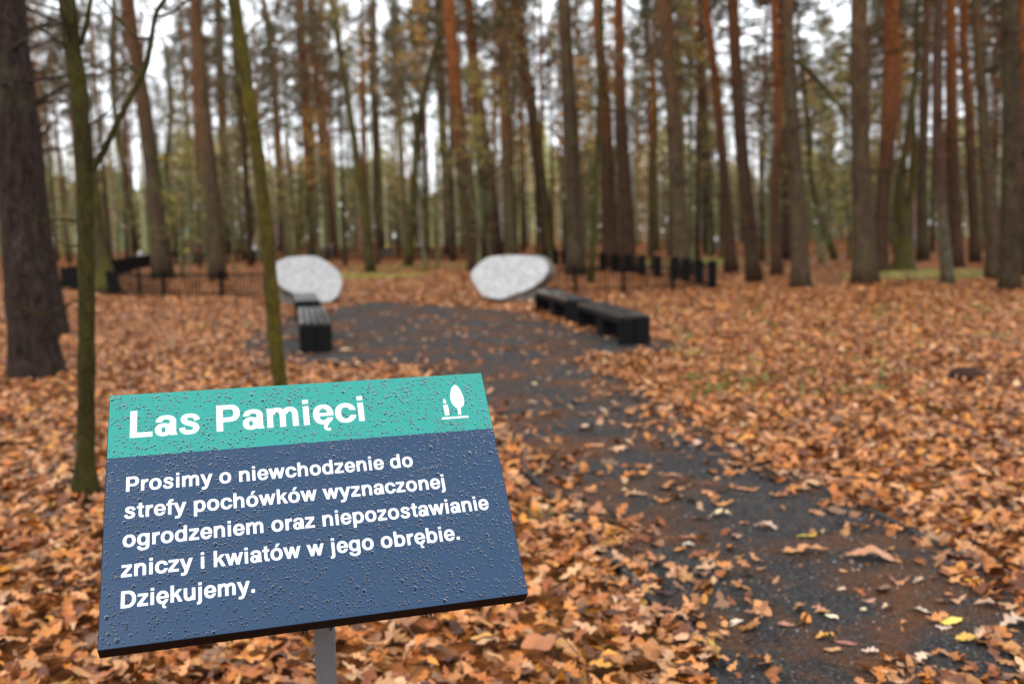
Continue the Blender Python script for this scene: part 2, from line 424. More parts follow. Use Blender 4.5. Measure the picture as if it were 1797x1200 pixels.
def scatter(name, P, size, tilt, vars_, colors, mat, r, rolls=None):
    """joins many small leaves placed at P into one mesh"""
    n = len(P); yaw = r.uniform(0, 2 * np.pi, n); pit = r.normal(0, tilt, n); rol = r.normal(0, tilt, n) if rolls is None else rolls
    flip = r.random(n) < 0.4; rol = rol + np.where(flip, np.pi, 0)
    R = rot_mats(yaw, pit, rol)
    which = r.integers(0, len(vars_), n)
    VV = []; QQ = []; CC = []; base = 0
    for k, (v, q_) in enumerate(vars_):
        ii = np.nonzero(which == k)[0]
        if not len(ii): continue
        v2 = np.einsum('nij,mj->nmi', R[ii], v) * size[ii, None, None] + P[ii, None, :]
        VV.append(v2.reshape(-1, 3)); m_ = len(v)
        QQ.append((q_[None] + (np.arange(len(ii)) * m_)[:, None, None] + base).reshape(-1, 4)); base += len(ii) * m_
        CC.append(np.repeat(colors[ii], m_, 0))
    return obj(name, mesh_np(name, np.concatenate(VV), quads=np.concatenate(QQ), colors=np.concatenate(CC), smooth=True), mat)
def wedge(n, d0, d1, r, half=0.62):
    d = np.sqrt(r.uniform(d0 ** 2, d1 ** 2, n)); s = r.uniform(-half, half, n)
    return s * d, d
def density_path(x, y, d):
    """share of litter density kept on the path: swept middle, drifts at the edges and in patches"""
    nz_ = vnoise(x, y, 1.5, 2.2); n2_ = vnoise(x, y, 3.3, 5.2)
    wdt = 0.13 + .20 * np.clip(n2_ + .35, 0, 1.2)
    left = (x < .06 + .27 * y - .04 * y * y * .1) & (y < 9)           # the side where the sign stands gathers wider drifts
    wdt = wdt * np.where(left, 1.25, .8)
    return np.clip(0.026 + 0.60 * np.exp(-(d / wdt) ** 1.5) + 0.13 * np.clip(nz_ - .35, 0, 1) * 1.5, 0, 1)
near_v = variants(10, 18, 1, lob=3); mid_v = variants(5, 10, 2, lob=2); far_v = variants(3, 8, 3, lob=1, kinds=('round', 'slim', 'round', 'round'))
def litter(name, d0, d1, per_m2, smin, smax, vars_, tilt, seed, zmax, label):
    r = np.random.default_rng(seed)
    area = 0.62 * (d1 ** 2 - d0 ** 2); n = int(area * per_m2)
    x, y = wedge(n, d0, d1, r)
    ins = inside(x, y); ed = edge_dist(x, y)
    edge_px = np.where(ins, density_path(x, y, ed), 1.0)
    thin = 1 - 0.35 * np.clip(vnoise(x, y, .7, 9.0), 0, 1)
    keep = r.random(n) < edge_px * np.where(ins, 1, thin) * np.where((ed < .075) & (np.sin(y * 2.3 + x * 1.1) + .5 * np.sin(y * 6.1) > .8), .15, 1.0)
    x = x[keep]; y = y[keep]; ins = ins[keep]; ed = ed[keep]; n = len(x)
    zb = relief(x, y); zb = np.where(ins, 0.004, zb)
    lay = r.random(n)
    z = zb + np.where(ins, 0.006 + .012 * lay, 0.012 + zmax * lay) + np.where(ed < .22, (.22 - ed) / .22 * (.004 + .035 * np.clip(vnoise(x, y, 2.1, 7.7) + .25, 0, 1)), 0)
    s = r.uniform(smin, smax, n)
    C = leaf_colors(n, r); C *= (0.58 + 0.48 * lay)[:, None]       # lower leaves darkened: shade between the layers is put into the colour
    ti = np.where(ins, .12, tilt)
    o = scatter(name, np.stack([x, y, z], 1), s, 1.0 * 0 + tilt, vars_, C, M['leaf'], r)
    return tag(o, label, 'leaf litter', kind='stuff')
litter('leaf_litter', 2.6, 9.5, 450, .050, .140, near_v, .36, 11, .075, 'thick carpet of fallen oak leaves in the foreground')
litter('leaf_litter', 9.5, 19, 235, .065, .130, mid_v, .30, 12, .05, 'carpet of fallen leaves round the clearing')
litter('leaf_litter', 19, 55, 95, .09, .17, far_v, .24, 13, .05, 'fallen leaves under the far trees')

# leaves one can pick out on the path and at its edges: x, y, length in picture points, colour, look
LEAVES = [
 (1300, 817, 34, (.62, .40, .20), 'pale tan leaf lying flat beside the far edging of the path'),
 (1266, 906, 36, (.70, .56, .33), 'long cream coloured leaf on the dark middle of the path'),
 (1097, 861, 16, (.60, .42, .20), 'small round yellowish leaf on the path near the sign'),
 (1310, 860, 40, (.50, .20, .09), 'reddish brown slender leaf slanting across the path'),
 (1269, 886, 42, (.52, .22, .05), 'curled orange leaf just behind the cream leaf'),
 (1340, 926, 42, (.52, .36, .27), 'pinkish beige oak leaf right of the cream leaf'),
 (1416, 941, 36, (.66, .48, .05), 'bright yellow leaf on the path below the far edging'),
 (1441, 934, 18, (.62, .42, .25), 'small beige leaf touching the yellow leaf'),
 (1412, 970, 78, (.50, .22, .08), 'ragged orange oak leaf below the yellow leaf'),
 (1530, 980, 74, (.44, .20, .10), 'long toothed brown oak leaf on open asphalt'),
 (1580, 1023, 34, (.42, .18, .08), 'small upright rust brown leaf near the far litter edge'),
 (1614, 1022, 28, (.50, .33, .22), 'little pinkish tan leaf beside the upright rust leaf'),
 (1480, 1003, 15, (.55, .28, .12), 'tiny orange leaf alone on the dark asphalt'),
 (1478, 1035, 20, (.58, .40, .28), 'tiny pale curled leaf on the dark asphalt'),
 (1525, 1055, 24, (.44, .22, .15), 'thin dull red leaf pointing down the path'),
 (1560, 1068, 26, (.52, .33, .20), 'small tan leaf between the thin red one and the toothed pale one'),
 (1615, 1072, 36, (.58, .46, .34), 'toothed pale grey leaf curled on the asphalt'),
 (1515, 1070, 12, (.66, .52, .30), 'tiny cream leaf left of the small tan one'),
 (1587, 1092, 16, (.46, .18, .08), 'tiny brick red leaf on the asphalt'),
 (1670, 1093, 36, (.72, .58, .10), 'narrow lemon yellow leaf on the path'),
 (1658, 1103, 26, (.55, .38, .28), 'pink beige leaf just under the lemon yellow one'),
 (1697, 1122, 40, (.56, .32, .06), 'round ochre leaf with a ragged rim'),
 (1731, 1114, 46, (.56, .34, .22), 'light brown wavy oak leaf right of the ochre leaf'),
 (1678, 1055, 36, (.50, .27, .14), 'tan oak leaf standing apart below the far drift'),
 (1740, 1062, 56, (.44, .26, .16), 'broad lobed brown leaf at the rim of the far drift'),
 (1775, 1095, 54, (.46, .32, .22), 'greyish lobed leaf at the picture edge on asphalt'),
 (1621, 1157, 44, (.62, .42, .28), 'pale scalloped oak leaf near the bottom of the path'),
 (1450, 1120, 34, (.60, .30, .06), 'bright orange heart shaped leaf on dark asphalt'),
 (1460, 1141, 30, (.52, .26, .12), 'curled tan leaf touching the orange heart shaped one'),
 (1486, 1128, 36, (.32, .13, .09), 'dark wine red slender leaf beside the orange one'),
 (1525, 1144, 30, (.62, .44, .32), 'pale pink curled leaf at the end of the wine red one'),
 (1436, 1068, 24, (.44, .20, .11), 'rusty leaf of a loose heap of small leaves'),
 (1460, 1083, 24, (.68, .56, .36), 'round whitish leaf on a loose heap of small leaves'),
 (1445, 1075, 30, (.46, .23, .09), 'flat brown leaf under the round whitish one'),
 (1380, 1097, 30, (.42, .19, .12), 'dull pink brown oval leaf on the path'),
 (1289, 1095, 30, (.60, .46, .35), 'whitish slender leaf near the near edging'),
 (1246, 989, 30, (.44, .25, .16), 'brown pink leaf near the middle of the path'),
 (1206, 944, 32, (.48, .20, .08), 'orange brown leaf lying across needle litter'),
 (1193, 965, 28, (.54, .24, .05), 'orange round leaf in front of a grey leaf'),
 (1207, 958, 24, (.55, .46, .40), 'grey beige leaf behind the orange round one'),
 (1295, 941, 18, (.52, .28, .18), 'tiny salmon leaf in the middle of the path'),
 (1308, 918, 22, (.48, .20, .08), 'small rust leaf below the cream leaf'),
 (1178, 834, 30, (.54, .27, .14), 'peach brown leaf across the path from the edging'),
 (1197, 858, 18, (.50, .26, .12), 'small orange brown leaf on the dark path'),
 (1120, 869, 34, (.50, .29, .16), 'tan leaf beside the small yellowish one'),
 (1088, 790, 44, (.55, .32, .18), 'double tan oak leaf on the dark ring of the path'),
 (1177, 766, 14, (.72, .52, .26), 'tiny round cream leaf far up the path'),
 (1225, 781, 32, (.50, .30, .24), 'pinkish slender leaf near the far edging'),
 (1107, 749, 40, (.52, .27, .10), 'wide orange leaf half way up the path'),
 (1028, 752, 34, (.58, .37, .22), 'light brown leaf on the dark curve of the path'),
 (1034, 726, 24, (.55, .33, .18), 'small tan leaf higher up the curved path'),
 (1064, 722, 24, (.52, .36, .26), 'pale leaf beside the small tan one high on the path'),
 (934, 706, 16, (.66, .50, .28), 'small cream leaf near the upper corner of the sign'),
 (937, 674, 14, (.66, .50, .28), 'tiny pale leaf where the path leaves the clearing'),
 (1018, 703, 24, (.54, .30, .15), 'orange tan leaf high on the path below the benches'),
 (695, 585, 15, (.62, .45, .28), 'small pale leaf in the clearing in front of the gap between boulders'),
 (707, 596, 13, (.58, .36, .22), 'small tan leaf in the clearing beside a pale one'),
 (801, 587, 14, (.60, .42, .28), 'pale leaf in the middle of the clearing'),
 (783, 588, 12, (.52, .30, .18), 'small brown leaf left of the pale one in the clearing'),
 (730, 575, 13, (.60, .44, .30), 'small whitish leaf deep in the clearing'),
 (605, 615, 26, (.56, .34, .18), 'orange tan leaf close to the near bench on the left'),
 (965, 617, 15, (.50, .28, .14), 'small brown leaf below the benches on the right'),
 (1005, 602, 15, (.56, .34, .18), 'tan leaf in front of the nearer right bench'),
]
def one_leaf(P, L, c, kind, rr, label, group=None, yaw=None, tilt=.1):
    v, q_ = oak_leaf(15, rr, rr.choice((3, 4)), 1.0, rr.uniform(.22, .33), rr.uniform(.2, .7), rr.uniform(.1, .6), kind)
    mb_me = mesh_np('fallen_leaf', v * L, quads=q_, colors=np.tile(np.array(c), (len(v), 1)), smooth=True)
    o = obj('fallen_leaf', mb_me, M['leaf'])
    o.location = P; o.rotation_euler = (rr.gauss(0, tilt), rr.gauss(0, tilt), rr.uniform(0, 6.28) if yaw is None else yaw)
    zmin = min((o.rotation_euler.to_matrix() @ Vector(x)).z for x in (v * L)[::2])
    o.location.z = P[2] - zmin + .001
    return tag(o, label, 'leaf', group)
rr = random.Random(5)
for (px, py, ln, c, lab) in LEAVES:
    P = gnd(px, py, 0.004); L = max(.035, ln / F * P.length * 1.05)
    kind = 'round' if ('round' in lab or 'tiny' in lab or 'heart' in lab) else ('slim' if ('slender' in lab or 'narrow' in lab or 'thin' in lab or 'long' in lab) else 'oak')
    if kind == 'slim': L *= 1.1
    yaw = rr.uniform(-.7, .7) + (math.pi if rr.random() < .5 else 0)
    one_leaf(P, L, tuple(x * .92 for x in c), kind, rr, lab, 'single leaves lying on the path', yaw, .08)
# the nearest leaves of the carpet, one by one
r_ = np.random.default_rng(21)
cnt = 0
zone_lab = {'l': 'oak leaf in the carpet left of the sign', 'm': 'oak leaf between the sign post and the path',
            'r': 'oak leaf in the drift beyond the path', 'p': 'oak leaf lying on the near end of the path'}
proto = [one_leaf((0, 0, 0), 1, tuple(PAL[i % 6] * rr.uniform(.85, 1.15)), 'oak' if i % 5 else 'round', rr, 'x').data for i in range(16)]
for o in [o for o in bpy.data.objects if o.get('label') == 'x']: bpy.data.objects.remove(o)
while cnt < 230:
    u = r_.uniform(-.56, .56); d = 3.1 + 4.5 * r_.random() ** 1.3; x = u * d; y = d
    ins_ = bool(inside(np.array([x]), np.array([y]))[0])
    if ins_ and r_.random() > .10: continue
    z = 0.012 if ins_ else float(relief(np.array([x]), np.array([y]))[0]) + .012 + .06 * (0.9 + .25 * r_.random())
    o = bpy.data.objects.new('fallen_leaf', proto[cnt % 16]); link(o)
    s = r_.uniform(.085, .135); o.scale = (s, s, s); o.location = (x, y, z)
    t_ = .1 if ins_ else .3
    o.rotation_euler = (r_.normal(0, t_), r_.normal(0, t_), r_.uniform(0, 6.28))
    k = 'p' if ins_ else ('l' if x < -.3 * d * .9 else ('m' if x < .35 * d * (1 if d < 5 else .6) else 'r'))
    tone = ('orange brown', 'rust brown', 'light orange', 'pinkish tan', 'pale beige', 'dark red brown')[(cnt % 16) % 6]
    tag(o, tone + ' ' + zone_lab[k] + (', nearest' if d < 4.2 else (', middle' if d < 5.6 else ', far')), 'leaf', {'l': 'carpet leaves left of the sign post', 'm': 'carpet leaves between post and path', 'r': 'carpet leaves beyond the path', 'p': 'loose leaves on the near path'}[k])
    cnt += 1

# pine needles strewn over the path
r_ = np.random.default_rng(31)
n = 14000; x, y = wedge(n, 3.2, 12, r_, .6); k = inside(x, y) & (vnoise(x, y, 1.5, 2.2) + .35 * r_.normal(0, 1, n) > -.1); x = x[k]; y = y[k]; n = len(x)
nv = (np.array([(-.5, -.012, 0), (.5, -.008, .02), (.5, .008, .02), (-.5, .012, 0)]), np.array([(0, 1, 2, 3)]))
C = np.array([(.20, .085, .03)]) * r_.uniform(.5, 1.5, (n, 1))
tag(scatter('needle_litter', np.stack([x, y, np.full(n, .006)], 1), r_.uniform(.05, .10, n), .04, [nv], C, M['leaf'], r_), 'brown pine needles strewn over the path', 'needles', kind='stuff')

# loose gravel grains
n = 46000; x, y = wedge(n, 3.1, 13, r_, .6); k = inside(x, y); x = x[k]; y = y[k]; n = len(x)
tet = (np.array([(.5, 0, -.1), (-.3, .45, -.1), (-.3, -.45, -.1), (0, .05, .5), (.2, .3, .2)]), np.array([(0, 4, 3, 2), (4, 1, 2, 3)]))
C = np.array([(.052, .050, .050)]) * np.exp(r_.normal(0, .8, (n, 1)))
tag(scatter('gravel', np.stack([x, y, np.full(n, .003)], 1), r_.uniform(.006, .017, n), .5, [tet], np.clip(C, .006, .35), M['leaf'], r_), 'loose dark grey gravel grains on the path', 'gravel', kind='stuff')
# crumbs of trodden leaf and small stones on the path, twigs on the litter
n = 15000; x, y = wedge(n, 3.2, 20, r_, .6); k = inside(x, y) & (r_.random(n) < .35 + .5 * (vnoise(x, y, 1.9, 6.2) > 0)); x = x[k]; y = y[k]; n = len(x)
cv = variants(3, 6, 8, kinds=('round', 'slim', 'round'), lob=1)
C = leaf_colors(n, r_) * r_.uniform(.35, 1.1, (n, 1)); st = r_.random(n) < .35; C[st] = np.array([(.10, .10, .10)]) * r_.uniform(.4, 2.2, (st.sum(), 1))
tag(scatter('path_crumbs', np.stack([x, y, np.full(n, .005)], 1), r_.uniform(.010, .034, n), .25, cv, C, M['leaf'], r_), 'crumbled leaf bits and grit on the path', 'grit', kind='stuff')
mb = MB(); rr = random.Random(17)
for i in range(420):
    d_ = 3.2 + 14 * rr.random(); x0 = rr.uniform(-.58, .58) * d_; a = rr.uniform(0, 3.14); L_ = rr.uniform(.08, .34); ins_ = bool(inside(np.array([x0]), np.array([d_]))[0])
    z0 = .012 if ins_ else float(relief(np.array([x0]), np.array([d_]))[0]) + .085
    if ins_ and rr.random() < .6: continue
    w = Vector((math.cos(a), math.sin(a), rr.uniform(-.1, .12))); p0 = Vector((x0, d_, z0)); r0 = rr.uniform(.0015, .0035)
    mb.tube([p0, p0 + w * L_ * .5 + Vector((rr.uniform(-.02, .02), 0, .008)), p0 + w * L_], [r0, r0 * .8, r0 * .4], 5, cap=False)
tag(mb.build('fallen_twigs', mat_plain('twig_bark', (.05, .03, .018), .8, .2, .3, 30)), 'thin dead twigs lying on the leaves', 'twigs', kind='stuff')

# ------------------------------------------------------------------ grass and green sprouts
def grass(name, patches, seed, label):
    r = np.random.default_rng(seed); V = []; T = []; C = []
    for (px, py, rx, ry, n, h, c) in patches:
        c0 = gnd(px, py)
        for _ in range(n):
            a = r.uniform(0, 6.28); q_ = math.sqrt(r.random()); x = c0.x + rx * q_ * math.cos(a); y = c0.y + ry * q_ * math.sin(a)
            hh = h * r.uniform(.5, 1.2); a2 = r.uniform(0, 6.28); w = hh * .09; dx, dy = math.cos(a2), math.sin(a2); le = r.uniform(.1, .7) * hh
            b = len(V); V += [(x - dx * w, y - dy * w, 0), (x + dx * w, y + dy * w, 0), (x + dx * w * .7 - dy * le * .4, y + dy * w * .7 + dx * le * .4, hh * .6), (x - dy * le, y + dx * le, hh)]
            T += [(b, b + 1, b + 2), (b, b + 2, b + 3)]; cc = np.array(c) * r.uniform(.6, 1.35); C += [cc] * 4
    return tag(obj(name, mesh_np(name, np.array(V), tris=np.array(T), colors=np.array(C)), M['grass']), label, 'grass', kind='stuff')
G1, G2 = (.20, .26, .04), (.30, .29, .06)
grass('grass', [(650, 486, 2.3, 1.6, 1500, .12, G2), (760, 470, 4, 2.0, 1300, .12, G1), (600, 484, 1.6, 1, 500, .12, G1), (1180, 462, 3.5, 3.0, 1500, .16, G2), (1230, 463, 1.6, 2.5, 900, .2, (.22, .26, .05)), (330, 442, 5, 10, 2600, .2, (.20, .24, .06))], 41, 'thin green grass growing behind the boulders')
grass('grass', [(1620, 486, 2.6, 1.4, 1800, .17, (.26, .23, .06)), (1720, 482, 2.0, 1.2, 900, .17, (.25, .22, .06)), (1580, 480, 1.2, 1.4, 600, .17, (.24, .22, .05))], 42, 'yellow green grass at the feet of the pines')
r_ = random.Random(9)
sp = [(1250, 682), (1262, 662), (1220, 700), (1355, 575), (1450, 560), (1340, 540), (1725, 590), (1760, 592), (1186, 578), (1447, 588), (1690, 560), (1540, 545), (425, 578), (440, 570), (1100, 553), (1216, 664), (1320, 668), (1240, 685), (1150, 545), (1545, 640), (1300, 905 - 350), (355, 575), (930, 918)]
grass('green_sprouts', [(a, b, .15, .15, 15, .085, (.11, .19, .03)) for a, b in sp] + [(r_.uniform(1180, 1790), r_.uniform(530, 700), .12, .2, 12, .08, (.15, .2, .04)) for _ in range(44)] + [(r_.uniform(130, 460), r_.uniform(530, 640), .1, .2, 8, .07, (.12, .16, .04)) for _ in range(14)], 43, 'small green sprouts showing between the fallen leaves')

P_ = gnd(1700, 660); mb = MB()
mb.tube([P_ * 0 + Vector((0, 0, -.05)), Vector((0, 0, .06)), Vector((.02, 0, .13)), Vector((.03, 0, .17))], [.22, .19, .12, .02], 16, wob=.12, seed=5)
for i_ in range(len(mb.v)): mb.v[i_] = (mb.v[i_][0], mb.v[i_][1], mb.v[i_][2] * .6)
o = mb.build('leaf_clump', mat_plain('rotted_leaves', (.03, .012, .006), .9, .2, .6, 30, 0, .8), None, True); o.location = P_; tag(o, 'dark clump of rotted leaves on the open litter before the far pines', 'leaf clump')
# ------------------------------------------------------------------ trees
def catmull(P, n=6):
    P = [Vector(p) for p in P]; out = []
    Q = [P[0] * 2 - P[1]] + P + [P[-1] * 2 - P[-2]]
    for i in range(1, len(Q) - 2):
        for k in range(n):
            t = k / n; a, b, c, d = Q[i - 1], Q[i], Q[i + 1], Q[i + 2]
            out.append(0.5 * ((2 * b) + (c - a) * t + (2 * a - 5 * b + 4 * c - d) * t * t + (3 * b - a - 3 * c + d) * t ** 3))
    out.append(P[-1]); return out
def interp(vals, n=6):
    out = []
    for i in range(len(vals) - 1): out += [vals[i] + (vals[i + 1] - vals[i]) * k / n for k in range(n)]
    return out + [vals[-1]]

def needle_crown(seed, h=9.0, R=2.6, nb=34, dens=1.0):
    """branches with tufts of needles; the origin is the foot of the crown"""
    rr = random.Random(seed); r = np.random.default_rng(seed); mb = MB(); T = []
    for i in range(nb):
        z = h * (i + rr.random()) / nb; f = z / h
        L = R * (0.55 + 0.6 * math.sin(math.pi * min(1, f * 1.0 + .15))) * rr.uniform(.55, 1.15) * (1.05 - .75 * f ** 2)
        a = rr.uniform(0, 6.28); up = rr.uniform(-.1, .45) + .5 * f
        P = [Vector((0, 0, z)), Vector((math.cos(a) * L * .5, math.sin(a) * L * .5, z + L * up * .35)), Vector((math.cos(a + .2) * L, math.sin(a + .2) * L, z + L * up * .8))]
        mb.tube(P, [.045, .03, .012], 4, cap=False)
        for k in range(int(rr.randint(5, 10) * dens)):
            t = rr.uniform(.35, 1.05); p = P[0].lerp(P[2], t) + Vector((rr.gauss(0, .26), rr.gauss(0, .26), rr.gauss(0, .16) + .1))
            T.append(p)
    nbark = len(mb.f)
    V = [tuple(v) for v in mb.v]; Fq = list(mb.f); C = [(.15, .07, .035)] * len(V)
    for p in T:
        base = np.array((.030, .046, .016)) * rr.uniform(.6, 1.9)
        if rr.random() < .08: base = np.array((.15, .09, .03))
        for k in range(11):
            d = Vector((rr.gauss(0, 1), rr.gauss(0, 1), rr.gauss(.3, .8))).normalized(); L = rr.uniform(.16, .40)
            s = d.cross(Vector((rr.gauss(0, 1), rr.gauss(0, 1), rr.gauss(0, 1)))).normalized() * rr.uniform(.03, .065)
            q0 = p + d * .03; q1 = p + d * L * .6; q2 = p + d * L
            b = len(V); V += [tuple(q0), tuple(q1 + s), tuple(q2), tuple(q1 - s)]; Fq.append((b, b + 1, b + 2, b + 3)); C += [tuple(base * rr.uniform(.8, 1.2))] * 4
    me = bpy.data.meshes.new('needle_crown'); me.from_pydata(V, [], Fq); me.update()
    a = me.color_attributes.new('col', 'FLOAT_COLOR', 'POINT'); A = np.ones((len(V), 4), np.float32); A[:, :3] = C; a.data.foreach_set('color', A.ravel())
    me.materials.append(M['needle']); return me
def leafy_crown(seed, h=6, R=2.2, nb=26, pal=((.42, .22, .05), (.30, .15, .05), (.20, .17, .04)), per=26, ls=.09):
    """bare twigs with thin autumn foliage"""
    rr = random.Random(seed); mb = MB(); L_ = []
    for i in range(nb):
        z = h * (i + rr.random()) / nb; a = rr.uniform(0, 6.28); L = R * rr.uniform(.5, 1.1) * (1.1 - .6 * z / h)
        P = catmull([Vector((0, 0, z)), Vector((math.cos(a) * L * .4, math.sin(a) * L * .4, z + L * .3)), Vector((math.cos(a + .3) * L, math.sin(a + .3) * L, z + L * rr.uniform(.3, .8)))], 3)
        mb.tube(P, interp([.035, .02, .006], 3), 4, cap=False)
        for k in range(3):
            q0 = P[rr.randint(2, len(P) - 2)]; d = Vector((rr.gauss(0, 1), rr.gauss(0, 1), rr.gauss(.4, .7))).normalized() * L * rr.uniform(.2, .5)
            mb.tube([q0, q0 + d * .5 + Vector((0, 0, .05)), q0 + d], [.012, .008, .004], 3, cap=False)
            L_ += [q0 + d * rr.uniform(.2, 1.1) + Vector((rr.gauss(0, .12), rr.gauss(0, .12), rr.gauss(0, .1))) for _ in range(per // 3)]
    V = [tuple(v) for v in mb.v]; Fq = list(mb.f); C = [(.075, .06, .03)] * len(V)
    for p in L_:
        base = np.array(rr.choice(pal)) * rr.uniform(.7, 1.3)
        d = Vector((rr.gauss(0, 1), rr.gauss(0, 1), rr.gauss(0, .7))).normalized(); s = d.cross(Vector((rr.gauss(0, 1), rr.gauss(0, 1), rr.gauss(0, 1)))).normalized(); L = ls * rr.uniform(.7, 1.5)
        b = len(V); V += [tuple(p), tuple(p + d * L * .5 + s * L * .35), tuple(p + d * L), tuple(p + d * L * .5 - s * L * .35)]; Fq.append((b, b + 1, b + 2, b + 3)); C += [tuple(base)] * 4
    me = bpy.data.meshes.new('leafy_crown'); me.from_pydata(V, [], Fq); me.update()
    a = me.color_attributes.new('col', 'FLOAT_COLOR', 'POINT'); A = np.ones((len(V), 4), np.float32); A[:, :3] = C; a.data.foreach_set('color', A.ravel())
    me.materials.append(M['tleaf']); return me
NC = [needle_crown(100 + i, rng.uniform(8, 11), rng.uniform(2.3, 3.2), 36, 1.0) for i in range(6)]
LC = [leafy_crown(200 + i) for i in range(3)] + [leafy_crown(210 + i, pal=((.22, .25, .05), (.38, .36, .06), (.48, .33, .05)), per=44) for i in range(3)]
BARE = [leafy_crown(220 + i, per=6) for i in range(3)]

def stub_branches(mb, pts, rads, n, rr, zmin, zmax, L=(.5, 1.8)):
    for _ in range(n):
        i = rr.randrange(len(pts)); p = pts[i]
        if not (zmin < p.z < zmax): continue
        a = rr.uniform(0, 6.28); l_ = rr.uniform(*L); d = Vector((math.cos(a), math.sin(a), rr.uniform(-.15, .6)))
        r0 = min(.035, rads[i] * .35)
        mb.tube([p + d * rads[i] * .6, p + d * l_ * .5 + Vector((0, 0, rr.uniform(-.1, .1))), p + d * l_ + Vector((0, 0, rr.uniform(-.3, .2)))], [r0, r0 * .6, r0 * .25], 5, cap=False)

